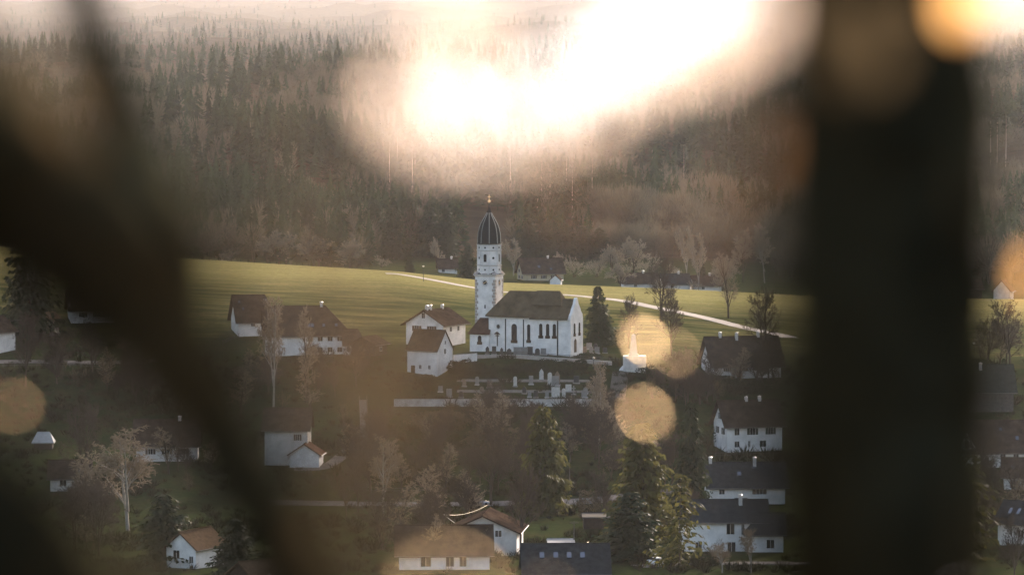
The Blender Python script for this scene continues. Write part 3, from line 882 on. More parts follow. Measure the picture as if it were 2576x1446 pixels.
        num.build('numerals', M_DARK, cf)
        MB().box(-0.05, 0.05, -0.1, 0.78, 0.14, 0.17, Matrix.Rotation(R(-55), 3, 'Z')).box(-0.06, 0.06, -0.1, 0.5, 0.14, 0.175, Matrix.Rotation(R(110), 3, 'Z')).build('clock_hand', M_GOLD, cf)
    MB().box(tx - 0.18, tx + 0.18, ty - a - 0.06, ty - a + 0.1, 11.6, 12.6).build('slit_window', M_GLASS, tw)
    # octagon in three tiers
    oct_r = 3.28
    ph = math.pi / 8
    z1, z2, z3, z4 = hs + 0.5, hs + 2.95, hs + 7.1, hs + 8.7
    MB().lathe([(oct_r, z1), (oct_r, z2)], 8, tx, ty, ph).lathe([(oct_r - 0.08, z2 + 0.3), (oct_r - 0.08, z3)], 8, tx, ty, ph).lathe([(oct_r - 0.08, z3 + 0.3), (oct_r - 0.08, z4)], 8, tx, ty, ph).build('belfry', M_PLASTER, o)
    co_ = MB()
    for z in (z2, z3, z4):
        co_.lathe([(oct_r + 0.05, z), (oct_r + 0.28, z + 0.14), (oct_r + 0.28, z + 0.24), (oct_r, z + 0.3)], 8, tx, ty, ph)
    co_.build('belfry_cornice', M_PLASTER_OLD, o)
    pl = MB()
    for k_ in range(8):
        an = ph + k_ * math.pi / 4
        for da in (-0.09, 0.09):
            px, py = tx + (oct_r - 0.02) * math.cos(an + da), ty + (oct_r - 0.02) * math.sin(an + da)
            pl.lathe([(0.17, z1 + 0.05), (0.17, z2)], 6, px, py).lathe([(0.17, z2 + 0.3), (0.17, z3)], 6, px, py).lathe([(0.17, z3 + 0.3), (0.17, z4)], 6, px, py)
    pl.build('pilaster', M_PLASTER, o)
    ap_ = oct_r * math.cos(math.pi / 8)
    for k_ in range(8):
        an = k_ * math.pi / 4
        # outward direction an ; local -Y must face outward
        rz = an + math.pi / 2
        px, py = tx + (ap_ - 0.05) * math.cos(an), ty + (ap_ - 0.05) * math.sin(an)
        ww = arch(0.85, 2.2, z2 + 1.1, 0.06, 0.08).build('window', M_GLASS, o) if k_ % 2 == 0 else MB().lathe([(0.34, -0.05), (0.34, 0.1)], 14).build('window', M_GLASS, o)
        if k_ % 2 == 0:
            ww.location = (px, py, 0); ww.rotation_euler = (0, 0, rz)
        else:
            ww.location = (px, py, z2 + 2.2); ww.rotation_euler = (math.pi / 2, 0, rz)
        for zz in (z1 + 1.35, z3 + 0.95):
            w2 = MB().lathe([(0.26, -0.05), (0.26, 0.13)], 12).build('window', M_GLASS, o)
            w2.location = (px, py, zz); w2.rotation_euler = (math.pi / 2, 0, rz)
    # onion dome
    zb = z4 + 0.28
    dome = [(3.45, zb), (3.3, zb + 0.25), (3.2, zb + 0.9), (3.2, zb + 1.6), (3.08, zb + 3.0), (2.78, zb + 4.5), (2.3, zb + 5.8), (1.7, zb + 6.9), (1.1, zb + 7.9), (0.66, zb + 8.8), (0.36, zb + 9.8), (0.2, zb + 10.8), (0.1, zb + 11.6)]
    dm_ = MB().lathe(dome, 8, tx, ty, ph).build('onion_dome', M_SLATE, o)
    rb = MB()
    for k_ in range(8):
        an = ph + k_ * math.pi / 4
        rb.tube([(tx + r_ * math.cos(an), ty + r_ * math.sin(an), z_) for r_, z_ in dome[1:10]], 0.12, 5)
    rb.build('dome_rib', M_COPPER, dm_)
    zt = zb + 11.6
    fn = MB().lathe([(0.02, zt), (0.3, zt + 0.12), (0.42, zt + 0.42), (0.3, zt + 0.72), (0.05, zt + 0.84)], 12, tx, ty)
    fn.box(tx - 0.06, tx + 0.06, ty - 0.06, ty + 0.06, zt + 0.8, zt + 2.3).box(tx - 0.5, tx + 0.5, ty - 0.05, ty + 0.05, zt + 1.6, zt + 1.74)
    fn.build('finial_cross', M_GOLD, o)
    return o


church()


# ------------------------------------------------------------------ churchyard
def wall_run(name, label, pts, h, w, m, base=1.5, cap=None, cat='wall'):
    o = empty(name, pts[0], label, cat)
    mb, cp = MB(), MB()
    for p, q in zip(pts, pts[1:]):
        k = max(1, int((q - p).length / 4))
        for i in range(k):
            a, b_ = p.lerp(q, i / k), p.lerp(q, (i + 1) / k)
            d = (b_ - a).normalized(); nn = Vector((d.y, -d.x, 0)).normalized() * w / 2
            for mm, z0, z1, e in ((mb, -base, h, 1.0), (cp, h, h + 0.12, 1.35)):
                mm.add([a - nn * e + Vector((0, 0, z0)), b_ - nn * e + Vector((0, 0, z0)), b_ + nn * e + Vector((0, 0, z0)), a + nn * e + Vector((0, 0, z0)),
                        a - nn * e + Vector((0, 0, z1)), b_ - nn * e + Vector((0, 0, z1)), b_ + nn * e + Vector((0, 0, z1)), a + nn * e + Vector((0, 0, z1))],
                       [(3, 2, 1, 0), (4, 5, 6, 7), (0, 1, 5, 4), (1, 2, 6, 5), (2, 3, 7, 6), (3, 0, 4, 7)])
    for nm, mm, mt in (('wall_body', mb, m), ('coping', cp, cap or M_CONC)):
        me = mm.mesh(nm, mt)
        me.transform(Matrix.Translation(-Vector(pts[0])))
        link(nm, me, o)
    return o


wall_run('churchyard_wall', 'long pale plastered wall along the foot of the graveyard', [gxy(u, 1011) for u in (990, 1120, 1260, 1400, 1510)], 2.0, 0.5, M_WALLST, cap=M_ROOF)
wall_run('terrace_wall', 'grey stone retaining wall under the church terrace', [gxy(u, 1052) for u in (1195, 1300, 1420, 1540)], 0.9, 0.5, M_STONE)
wall_run('garden_wall', 'white garden wall between the small barn and the sacristy', [gxy(u, 1048) + Vector((0, 0, 0.6)) for u in (1140, 1200)], 1.5, 0.4, M_PLASTER)


def railing(name, label, pts, h, step, cat='railing', m=M_WOOD_GREY):
    o = empty(name, pts[0], label, cat)
    O = Vector(pts[0])
    rl = MB()
    for z in (h, h * 0.5):
        rl.tube([p - O + Vector((0, 0, z)) for p in pts], 0.06, 5)
    rl.build('rail', m, o)
    pb = MB().box(-0.06, 0.06, -0.06, 0.06, -0.4, h + 0.05).mesh('post', m)
    for p, q in zip(pts, pts[1:]):
        k = max(1, int((q - p).length / step))
        for i in range(k):
            link('post', pb, o, p.lerp(q, i / k) - O)
    return o


railing('railing', 'low wooden railing along the church terrace in front of the gravestones', [gxy(u, 1054) + Vector((0, 0, 0.5)) for u in (1225, 1300, 1380, 1460, 1560)], 1.0, 2.4)


for lab, pts_ in [('weathered paddock fence below the wide farmhouse', [(1700, 985), (1790, 980), (1890, 978), (1960, 980)]), ('grey garden fence along the upper lane on the left', [(-20, 925), (120, 922), (260, 926)]),
                  ('wooden fence along the meadow above the village road', [(880, 1236), (980, 1240), (1080, 1238)]), ('garden fence under the shuttered two storey house', [(1800, 1150), (1880, 1150), (1950, 1152)]),
                  ('pasture fence between the long farmhouse and the sloping field', [(560, 868), (600, 850), (640, 800)])]:
    railing('fence', lab, [G(a, b_) for a, b_ in pts_], 1.15, 2.6, 'fence')

for vv in (957, 984):
    ribbon('graveyard_path', [G(u_, vv + (u_ - 1200) * .004) for u_ in (1150, 1250, 1350, 1450, 1520)], 1.6, mat('graveyard_gravel', (0.20, 0.185, 0.165), 0.95, 0.3, 0.8, 0.0, 0.0))


# gravestones
def stone_mesh(kind, w, h):
    d = 0.28
    mb = MB()
    if kind == 'slab':
        pts = [(-w / 2, 0), (w / 2, 0), (w / 2, h), (-w / 2, h)]
    elif kind == 'arched':
        pts = [(-w / 2, 0), (w / 2, 0)] + [(w / 2 * math.cos(math.pi * i / 8), h - w / 2 + w / 2 * math.sin(math.pi * i / 8)) for i in range(9)]
    elif kind == 'pointed':
        pts = [(-w / 2, 0), (w / 2, 0), (w / 2, h * .7), (w * .2, h * .9), (0, h), (-w * .2, h * .9), (-w / 2, h * .7)]
    else:   # cross
        a = w * .14
        pts = [(-a, 0), (a, 0), (a, h * .62), (w / 2, h * .62), (w / 2, h * .62 + 2 * a), (a, h * .62 + 2 * a), (a, h), (-a, h), (-a, h * .62 + 2 * a), (-w / 2, h * .62 + 2 * a), (-w / 2, h * .62), (-a, h * .62)]
    k = len(pts)
    mb.add([(x, -d / 2, z) for x, z in pts] + [(x, d / 2, z) for x, z in pts],
           [tuple(range(k)), tuple(range(2 * k - 1, k - 1, -1))] + [((i + 1) % k, i, i + k, (i + 1) % k + k) for i in range(k)])
    return mb


ORD = ['first', 'second', 'third', 'fourth', 'fifth', 'sixth', 'seventh', 'eighth', 'ninth', 'tenth', 'eleventh', 'twelfth', 'thirteenth', 'fourteenth', 'fifteenth', 'sixteenth', 'seventeenth', 'eighteenth', 'nineteenth', 'twentieth']
MN = ['grey', 'dark', 'pale', 'brown']
KN = {'slab': 'square topped', 'arched': 'round topped', 'pointed': 'pointed', 'cross': 'cross shaped'}
rg = random.Random(7)


def graves(rowname, items):
    for i, (u, v, kind, w, h, mi) in enumerate(items):
        if v < 895:
            v += 4.5 if v > 883 else 7
        p = G(u, v)
        o = empty('gravestone', p, f'{MN[mi]} {KN[kind]} gravestone, {ORD[i]} from the left {rowname}', 'gravestone', 'gravestones in the churchyard', rg.uniform(-0.25, 0.15))
        pb = MB().box(-w * .62, w * .62, -0.32, 0.32, -0.5, 0.22)
        pb.build('plinth', M_GR[0] if mi else M_CONC, o)
        sm = stone_mesh(kind, w * .95, h * 1.1).build('headstone', M_GR[mi], o)
        sm.location = (0, 0, 0.21)
    return


graves('along the church terrace', [(1226, 886, 'pointed', 1.0, 1.8, 1), (1243, 887, 'slab', 1.2, 1.9, 1), (1262, 888, 'pointed', 0.9, 1.7, 1), (1281, 889, 'pointed', 1.3, 1.6, 1), (1300, 889, 'slab', 1.9, 1.9, 0),
                                 (1318, 890, 'slab', 2.2, 2.0, 0), (1333, 890, 'slab', 1.7, 2.1, 1), (1352, 889, 'arched', 1.4, 1.6, 1), (1367, 888, 'slab', 1.6, 1.5, 0), (1384, 887, 'slab', 2.2, 1.4, 0),
                                 (1402, 884, 'arched', 1.4, 1.8, 1), (1421, 887, 'arched', 1.2, 2.0, 3), (1437, 888, 'slab', 1.5, 1.4, 1), (1452, 886, 'cross', 1.0, 2.0, 1), (1470, 884, 'slab', 1.4, 1.6, 3), (1487, 884, 'pointed', 1.1, 1.8, 0), (1502, 885, 'slab', 1.4, 1.5, 0), (1522, 884, 'slab', 1.2, 1.3, 1)])
graves('beside the church wall', [(1362, 879, 'slab', 1.4, 1.7, 1), (1378, 877, 'arched', 1.5, 1.9, 3), (1394, 876, 'slab', 1.2, 1.6, 1), (1410, 876, 'pointed', 1.0, 1.9, 0), (1426, 875, 'slab', 1.5, 1.4, 1), (1482, 872, 'slab', 1.6, 1.5, 0), (1498, 873, 'arched', 1.2, 1.5, 1)])
graves('in the upper graveyard tier', [(1296, 972, 'arched', 1.0, 2.3, 2), (1362, 956, 'pointed', 1.2, 2.6, 2), (1336, 967, 'slab', 1.2, 2.0, 0), (1383, 968, 'arched', 1.2, 2.9, 2), (1397, 970, 'slab', 2.1, 2.2, 0), (1402, 968, 'pointed', 1.5, 3.2, 3), (1450, 964, 'slab', 1.5, 1.7, 1), (1232, 975, 'slab', 1.5, 1.5, 3), (1200, 968, 'arched', 1.0, 1.9, 0), (1168, 972, 'pointed', 1.1, 1.6, 3)])
graves('in the middle graveyard tier', [(1108, 986, 'slab', 1.2, 1.3, 0), (1212, 988, 'arched', 1.2, 1.4, 3), (1252, 988, 'slab', 1.3, 1.2, 0), (1319, 990, 'pointed', 1.1, 1.6, 1), (1430, 986, 'slab', 1.7, 1.7, 2), (1443, 992, 'cross', 1.1, 1.9, 0), (1473, 990, 'arched', 1.2, 1.4, 0), (1497, 988, 'slab', 1.4, 1.5, 0)])
graves('just behind the lower wall', [(1130, 999, 'slab', 1.6, 1.9, 0), (1160, 1000, 'arched', 1.2, 1.4, 1), (1225, 1000, 'slab', 1.2, 1.5, 3), (1332, 999, 'arched', 1.0, 1.3, 0), (1348, 1000, 'slab', 1.2, 1.6, 1), (1398, 1000, 'slab', 2.4, 2.4, 2), (1418, 1000, 'arched', 1.0, 2.1, 2), (1376, 1000, 'pointed', 1.0, 1.7, 0), (1470, 1000, 'slab', 1.6, 1.6, 0)])

# war memorial: obelisk on a base with steps
p = gxy(1598, 1047)
p.z = at(1598, 922, 1047).z
mo = empty('memorial', p, 'white obelisk memorial on a broad white block above the steps', 'memorial')
MB().box(-3.2, 3.0, -2.0, 2.2, -2.0, 3.0).build('base', M_PLASTER_OLD, mo)
MB().prism([(-5.4, -1.4), (-3.18, -1.4), (-3.18, 1.4), (-5.4, 1.4)], -2, 0.2, [(-3.3, -1.4), (-3.18, -1.4), (-3.18, 1.4), (-3.3, 1.4)]).build('wing_wall', M_PLASTER, mo)
sq = lambda a: [(-a - .4, -a), (a - .4, -a), (a - .4, a), (-a - .4, a)]
MB().prism(sq(1.3), 2.98, 3.5).prism(sq(1.05), 3.49, 8.6, sq(0.55)).prism(sq(0.55), 8.59, 9.0, sq(0.06)).build('obelisk', M_PLASTER_OLD, mo)


def stairs(name, label, a, b_, w, nst, m, rail=None):
    o = empty(name, a, label, 'stairs')
    mb = MB()
    d = b_ - a
    fl = Vector((d.x, d.y, 0)); L_ = fl.length; fl.normalize()
    rt = Vector((fl.y, -fl.x, 0))
    for i in range(nst):
        q = fl * (L_ * i / nst)
        z = d.z * (i + 1) / nst
        c = [q - rt * w / 2, q + rt * w / 2, q + rt * w / 2 + fl * (L_ / nst), q - rt * w / 2 + fl * (L_ / nst)]
        mb.add([(p_.x, p_.y, z - 0.8) for p_ in c] + [(p_.x, p_.y, z + 0.12) for p_ in c], [(3, 2, 1, 0), (4, 5, 6, 7), (0, 1, 5, 4), (1, 2, 6, 5), (2, 3, 7, 6), (3, 0, 4, 7)])
    mb.build('flight', m, o)
    if rail:
        for s in (-1, 1):
            rl = MB()
            off = rt * (s * (w / 2 + 0.1))
            rl.tube([off + Vector((0, 0, 1.1)), off + d + Vector((0, 0, 1.1))], 0.07, 5)
            k = 12
            for i in range(k + 1):
                q = off + d * (i / k)
                rl.tube([q + Vector((0, 0, -0.3)), q + Vector((0, 0, 1.1))], 0.05, 4)
            rl.build('handrail', rail, o)
    return o


stairs('stairs', 'stone steps leading up to the white memorial', gxy(1552, 1018), gxy(1562, 1044), 4.4, 22, M_STEP)
stairs('stairs', 'long hillside stair with thin metal handrails left of the barn', gxy(916, 962), gxy(912, 1018), 1.8, 44, M_STEP, M_WOOD_GREY)


# ------------------------------------------------------------------ poles, lamps, cars, wires
def lamp(u, v, top, label):
    p = G(u, v)
    hh = (v - top) * p.y / F
    o = empty('street_lamp', p, label, 'street lamp', 'street lamps')
    MB().lathe([(0.10, -0.3), (0.08, hh * .5), (0.055, hh)], 8).build('pole', M_DARK, o)
    MB().lathe([(0.12, hh), (0.34, hh + 0.2), (0.36, hh + 0.45), (0.1, hh + 0.6)], 10).build('lamp_head', M_METAL, o)


lamp(1065, 708, 672, 'thin dark street lamp standing on the field path bend')
lamp(2450, 905, 866, 'street lamp with bright head in front of the striped field, right margin')
lamp(1493, 930, 903, 'short lamp post with pale globe beside the memorial steps')


def pole(u, v, top, label, arm=True):
    p = G(u, v)
    hh = (v - top) * p.y / F
    o = empty('utility_pole', p, label, 'utility pole')
    MB().lathe([(0.14, -0.5), (0.09, hh)], 8).build('pole', M_WOOD_GREY, o)
    if arm:
        MB().box(-0.9, 0.9, -0.06, 0.06, hh - 0.35, hh - 0.22).build('crossarm', M_WOOD_GREY, o)
    return p + Vector((0, 0, hh))


pt1 = pole(1117, 1345, 1293, 'wooden pole with two gleaming wires above the bungalow roof', False)
pt2 = pole(1444, 1396, 1310, 'pole with crossarm beside the flat garage')
pt3 = pole(1480, 1398, 1362, 'slim pole at the right end of the thick gleaming cable', False)
pole(1433, 1240, 1155, 'slim bare pole in the meadow right of the golden spruce', False)


def wire(a, b_, sag, r_, label):
    pts = []
    for i in range(25):
        s = i / 24
        q = a.lerp(b_, s)
        pts.append(q - Vector((0, 0, sag * 4 * s * (1 - s))))
    O = pts[0]
    ob = MB().tube([q - O for q in pts], r_, 5).build('power_line', M_METAL, None, True)
    ob.location = O
    tag(ob, label, 'power line')


wire(pt1, at(1225, 1270, pt1.y + 22), 0.8, 0.045, 'thin gleaming wire rising right from the wooden pole')
wire(pt1, at(1196, 1337, pt1.y - 30), 0.5, 0.045, 'thin gleaming wire slanting down right from the wooden pole')
wire(at(1333, 1391, pt3.y - 25), pt3, 1.4, 0.075, 'thick sunlit cable sagging over the skylight roof')


def car(p, rz, label, m):
    o = empty('parked_car', p, label, 'car', None, rz)
    Lc, Wc = 4.3, 1.75
    secs = [(-2.15, 0.45, 0.75, 0.70), (-2.0, 0.3, 0.95, 0.80), (-1.1, 0.25, 1.0, 0.86), (0.0, 0.25, 1.0, 0.87), (1.2, 0.25, 0.95, 0.86), (2.0, 0.3, 0.85, 0.8), (2.15, 0.45, 0.7, 0.68)]
    vs_, fs = [], []
    for x, z0, z1, hw in secs:
        vs_ += [(x, -hw, z0), (x, hw, z0), (x, hw * 1.02, (z0 + z1) / 2), (x, hw * .92, z1), (x, -hw * .92, z1), (x, -hw * 1.02, (z0 + z1) / 2)]
    for i in range(len(secs) - 1):
        for k_ in range(6):
            fs.append((i * 6 + k_, (i + 1) * 6 + k_, (i + 1) * 6 + (k_ + 1) % 6, i * 6 + (k_ + 1) % 6))
    fs += [tuple(range(6)), tuple(range(len(vs_) - 1, len(vs_) - 7, -1))]
    bd = MB().add(vs_, fs).build('body', m, o, True)
    cb = MB()
    cs = [(-1.75, 0.98, 0.78, 0.98), (-1.2, 0.98, 0.76, 1.38), (-0.4, 0.98, 0.76, 1.47), (0.4, 0.98, 0.76, 1.42), (1.15, 0.94, 0.76, 0.96)]
    vs_, fs = [], []
    for x, z0, hw, z1 in cs:
        vs_ += [(x, -hw, z0 - 0.05), (x, hw, z0 - 0.05), (x, hw * .82, z1), (x, -hw * .82, z1)]
    for i in range(len(cs) - 1):
        for k_ in range(4):
            fs.append((i * 4 + k_, (i + 1) * 4 + k_, (i + 1) * 4 + (k_ + 1) % 4, i * 4 + (k_ + 1) % 4))
    fs += [(0, 1, 2, 3), (19, 18, 17, 16)]
    cb.add(vs_, fs).build('windows', M_GLASS, o, True)
    MB().prism([(-1.15, -0.6), (0.4, -0.6), (0.4, 0.6), (-1.15, 0.6)], 1.40, 1.52, [(-1.05, -0.52), (0.3, -0.52), (0.3, 0.52), (-1.05, 0.52)]).build('roof', m, o)
    wm = MB().lathe([(0.32, -0.1), (0.33, 0.1)], 14).mesh('wheel', M_TYRE)
    for x in (-1.35, 1.35):
        for y in (-0.78, 0.78):
            w_ = link('wheel', wm, o, (x, y, 0.32)); w_.rotation_euler = (math.pi / 2, 0, 0)
    for y in (-0.55, 0.55):
        MB().box(2.05, 2.17, y - 0.16, y + 0.16, 0.58, 0.72).build('headlight', M_METAL, o)
    return o


car(gxy(1207, 879) + Vector((0, 0, 0.13)), R(4), 'silver car on the village road', M_CAR)
car(G(1650, 1422) + Vector((0, 0, 0.1)), R(118), 'white car between the tall dark spruces at the bottom', M_CARW)

# white crows-foot scrap on the meadow: a tarpaulin
tp = MB()
rg = random.Random(3)
vs_, fs = [], []
for i in range(7):
    for j in range(4):
        vs_.append((i * 0.28 - 0.85 + rg.uniform(-.1, .1), j * 0.4 - 0.6 + rg.uniform(-.15, .15), 0.15 + rg.uniform(0, 0.28)))
for i in range(6):
    for j in range(3):
        fs.append((i * 4 + j, (i + 1) * 4 + j, (i + 1) * 4 + j + 1, i * 4 + j + 1))
tpo = tp.add(vs_, fs).build('tarpaulin', M_PLASTER)
tpo.location = G(1001, 1178)
tag(tpo, 'crumpled white tarpaulin lying on the dark meadow', 'tarpaulin')


# ------------------------------------------------------------------ trees
def segs_mesh(name, segs, m, n=3):
    """tubes from (p0, p1, r0, r1) segments"""
    A = np.array([list(s[0]) for s in segs]); B_ = np.array([list(s[1]) for s in segs])
    ra = np.array([s[2] for s in segs]); rb = np.array([s[3] for s in segs])
    d = B_ - A
    d /= np.linalg.norm(d, axis=1, keepdims=True) + 1e-9
    ref = np.where(np.abs(d[:, 2:3]) > 0.9, [[1.0, 0, 0]], [[0, 0, 1.0]])
    s = np.cross(d, ref); s /= np.linalg.norm(s, axis=1, keepdims=True)
    t_ = np.cross(d, s)
    V = []
    for k in range(n):
        a = 2 * math.pi * k / n
        o = s * math.cos(a) + t_ * math.sin(a)
        V.append(A + o * ra[:, None]); V.append(B_ + o * rb[:, None])
    V = np.stack(V, 1).reshape(-1, 3)
    base = np.arange(len(segs))[:, None] * 2 * n
    fs = []
    for k in range(n):
        k2 = (k + 1) % n
        fs.append(np.stack([base[:, 0] + 2 * k, base[:, 0] + 2 * k2, base[:, 0] + 2 * k2 + 1, base[:, 0] + 2 * k + 1], 1))
    return np_mesh(name, V, np.stack(fs, 1).reshape(-1, 4), [m])


def bare_tree(seed, kind='round', twr=0.0011):
    """unit height bare tree: trunk with limbs, and crown of twigs"""
    rg_ = random.Random(seed)
    trunk, crown = [], []
    P = dict(round=dict(n0=11, a0=(35, 65), l1=0.42, fork=3, start=0.22), birch=dict(n0=13, a0=(22, 48), l1=0.36, fork=2, start=0.28),
             poplar=dict(n0=16, a0=(14, 28), l1=0.33, fork=2, start=0.15), bush=dict(n0=16, a0=(15, 75), l1=0.62, fork=6, start=0.02))[kind]

    def grow(p, d, L, r, lev):
        nseg = 4 if lev == 0 else 3
        pts = [p]
        dd = d.copy()
        for i in range(nseg):
            wob = (0.07, 0.16, 0.22, 0.28, 0.3)[lev]
            dd = (dd + Vector((rg_.gauss(0, wob), rg_.gauss(0, wob), rg_.gauss(0, wob * .6) + (0.06 if lev else 0)))).normalized()
            if kind == 'birch' and lev >= 3:
                dd = (dd + Vector((0, 0, -0.22))).normalized()
            q = pts[-1] + dd * (L / nseg)
            r0 = r * (1 - 0.75 * i / nseg); r1 = r * (1 - 0.75 * (i + 1) / nseg)
            (trunk if lev < 2 else crown).append((tuple(pts[-1]), tuple(q), r0, r1))
            pts.append(q)
        if lev >= 4:
            return
        nc = (P['n0'], 7, 6, 5)[lev]
        for c in range(nc):
            s = P['start'] + (1 - P['start']) * (c + rg_.random()) / nc if lev == 0 else 0.2 + 0.8 * (c + rg_.random()) / nc
            s = min(s, 0.999)
            i = int(s * nseg); f_ = s * nseg - i
            q = pts[i].lerp(pts[i + 1], f_)
            base = (pts[i + 1] - pts[i]).normalized()
            az = rg_.uniform(0, 2 * math.pi)
            ang = R(rg_.uniform(*P['a0'])) if lev == 0 else R(rg_.uniform(25, 60))
            sd = base.orthogonal().normalized()
            sd.rotate(Matrix.Rotation(az, 3, base))
            nd = (base * math.cos(ang) + sd * math.sin(ang)).normalized()
            if lev == 0:
                l2 = P['l1'] * (1.05 - 0.55 * s) * rg_.uniform(0.75, 1.15)
            else:
                l2 = L * rg_.uniform(0.38, 0.62) * (1.1 - 0.5 * s)
            grow(q, nd, l2, max(twr, r * (0.5 if lev == 0 else 0.48) * (1 - 0.5 * s)), lev + 1)

    if kind == 'bush':
        for k in range(7):
            a = rg_.uniform(0, 6.28)
            e = rg_.uniform(10, 55)
            grow(Vector((rg_.uniform(-.1, .1), rg_.uniform(-.1, .1), 0)), Vector((math.cos(a) * math.sin(R(e)), math.sin(a) * math.sin(R(e)), math.cos(R(e)))), 0.8 * rg_.uniform(.8, 1.1), 0.012, 1)
    elif P['fork'] > 2:
        grow(Vector((0, 0, -0.03)), Vector((0, 0, 1)), 0.82, 0.022, 0)
        for k in range(P['fork'] - 1):
            a = rg_.uniform(0, 6.28)
            grow(Vector((0, 0, 0.12 + 0.06 * k)), Vector((math.cos(a) * .38, math.sin(a) * .38, 1)).normalized(), 0.68, 0.014, 0)
    else:
        grow(Vector((0, 0, -0.03)), Vector((0, 0, 1)), 0.95, 0.016, 0)
        if kind == 'birch':
            a = rg_.uniform(0, 6.28)
            grow(Vector((0, 0, 0.2)), Vector((math.cos(a) * .3, math.sin(a) * .3, 1)).normalized(), 0.68, 0.011, 0)
    zmax = max(max(s[0][2], s[1][2]) for s in trunk + crown)
    k = 1 / zmax
    sc = lambda S_: [(tuple(c * k for c in a), tuple(c * k for c in b_), r0, r1) for a, b_, r0, r1 in S_]
    return sc(trunk), sc(crown)


def conifer(seed, dens=1.0, droop=0.35, ragged=0.3, taper=0.75):
    """unit height conifer, radius about 1: trunk tube and needle sprays"""
    rg_ = random.Random(seed)
    tr = [((0, 0, -0.03), (0, 0, 0.5), 0.011, 0.007), ((0, 0, 0.5), (0, 0, 1.0), 0.007, 0.001)]
    V, Fq = [], []
    z = 0.07
    while z < 0.99:
        t_ = (z - 0.05) / 0.95
        Rm = (1 - t_) ** taper * (0.93 if t_ > 0.08 else 0.75) + 0.02
        nb = max(4, int((9 if t_ < 0.7 else 6) * dens))
        for k in range(nb):
            a = rg_.uniform(0, 2 * math.pi)
            L = Rm * rg_.uniform(1 - ragged - 0.15, 1.0 + ragged * 0.35)
            zz = z + rg_.uniform(-0.012, 0.012)
            tr.append(((0, 0, zz), (math.cos(a) * L * 0.9 * 0.16, math.sin(a) * L * .9 * .16, zz + 0.02 * (t_ - 0.4) * L - 0.02 * L), 0.0022, 0.0008)) if False else None
            ns = max(4, int(L * 19 * dens))
            up = 0.10 * (t_ - 0.35)
            for i in range(ns):
                s = (i + rg_.random()) / ns
                s = 0.12 + 0.88 * s
                # branch sags then lifts at the tip
                bz = zz + (up * s - droop * 0.22 * s * (1 - 0.55 * s)) * L
                jx = rg_.gauss(0, 0.045); 
                aa = a + jx / max(s * L, 0.08)
                px, py = math.cos(aa) * s * L, math.sin(aa) * s * L
                ln = rg_.uniform(0.13, 0.25) * (1.15 - 0.45 * s)
                side = rg_.choice((-1, 1)) * rg_.uniform(0.2, 1.1)
                da = a + side
                dx, dy = math.cos(da) * ln, math.sin(da) * ln
                dz = -rg_.uniform(0.010, 0.042) * (1 + droop)
                wx, wy = -math.sin(da) * ln * .22, math.cos(da) * ln * .22
                wz = rg_.uniform(-0.02, 0.02)
                b_ = len(V)
                V += [(px - wx * .4, py - wy * .4, bz), (px + dx * .55 - wx, py + dy * .55 - wy, bz + dz * .5 - wz), (px + dx, py + dy, bz + dz), (px + dx * .55 + wx, py + dy * .55 + wy, bz + dz * .5 + wz)]
                Fq.append((b_, b_ + 1, b_ + 2, b_ + 3))
        z += 0.021 * rg_.uniform(0.75, 1.25) / max(dens, .6)
    return tr, np.array(V), np.array(Fq)


TREES = {}
M_TWIG_FAR = mat('backlit_tone_twigs', (0.30, 0.255, 0.19), 0.9, 0.35, 0.4, spec=0.02)  # far twigs paled: their backlight is put into the colour


def con_proto(key, seed, m, **kw):
    tr, V, Fq = conifer(seed, **kw)
    # trunk radii are in units of height: build in unit height, crown in unit radius
    TREES[key] = (segs_mesh('trunk', [s for s in tr if s], M_BARK, 5), np_mesh('crown', V, Fq, [m]), 'con')


con_proto('spruce', 1, M_NEEDLE, dens=1.0)
con_proto('spruce2', 2, M_NEEDLE, dens=1.0, ragged=0.6, taper=0.6)
con_proto('gold', 3, M_NEEDLE_GOLD, dens=1.1, ragged=0.4, taper=0.5)
con_proto('gold2', 4, M_NEEDLE_GOLD, dens=0.6, ragged=0.65, droop=0.55, taper=0.6)
for key, seed, kind, mt, mc in [('round', 11, 'round', M_BARK, M_TWIG), ('round2', 12, 'round', M_BARK, M_TWIG), ('round3', 13, 'round', M_BARK, M_TWIG),
                                ('birch', 21, 'birch', M_BIRCH, M_TWIG_PALE), ('birch2', 22, 'birch', M_BIRCH, M_TWIG_PALE), ('poplar', 31, 'poplar', M_BARK, M_TWIG_PALE), ('round_far', 14, 'round', M_BARK, M_TWIG_FAR), ('birch_far', 23, 'birch', M_BIRCH, M_TWIG_FAR), ('bush_far', 43, 'bush', M_BARK, M_TWIG_FAR), ('bush', 41, 'bush', M_BARK, M_BUSH), ('bush2', 42, 'bush', M_BARK, M_BUSH)]:
    a, b_ = bare_tree(seed, kind, 0.0048 if 'far' in key else 0.0026 if 'birch' in key else 0.0019 if 'bush' not in key else 0.003)
    ext = max(max(abs(s[1][0]), abs(s[1][1])) for s in b_)
    f = lambda S_: [((s[0][0] / ext, s[0][1] / ext, s[0][2]), (s[1][0] / ext, s[1][1] / ext, s[1][2]), s[2], s[3]) for s in S_]
    TREES[key] = (a, b_, ext, mt, mc)
BARE = {}
for key, val in list(TREES.items()):
    if len(val) == 5:
        a, b_, ext, mt, mc = val
        TREES[key] = (segs_mesh('trunk', a, mt, 5), segs_mesh('crown', b_, mc, 3), ext)
tree_rg = random.Random(99)


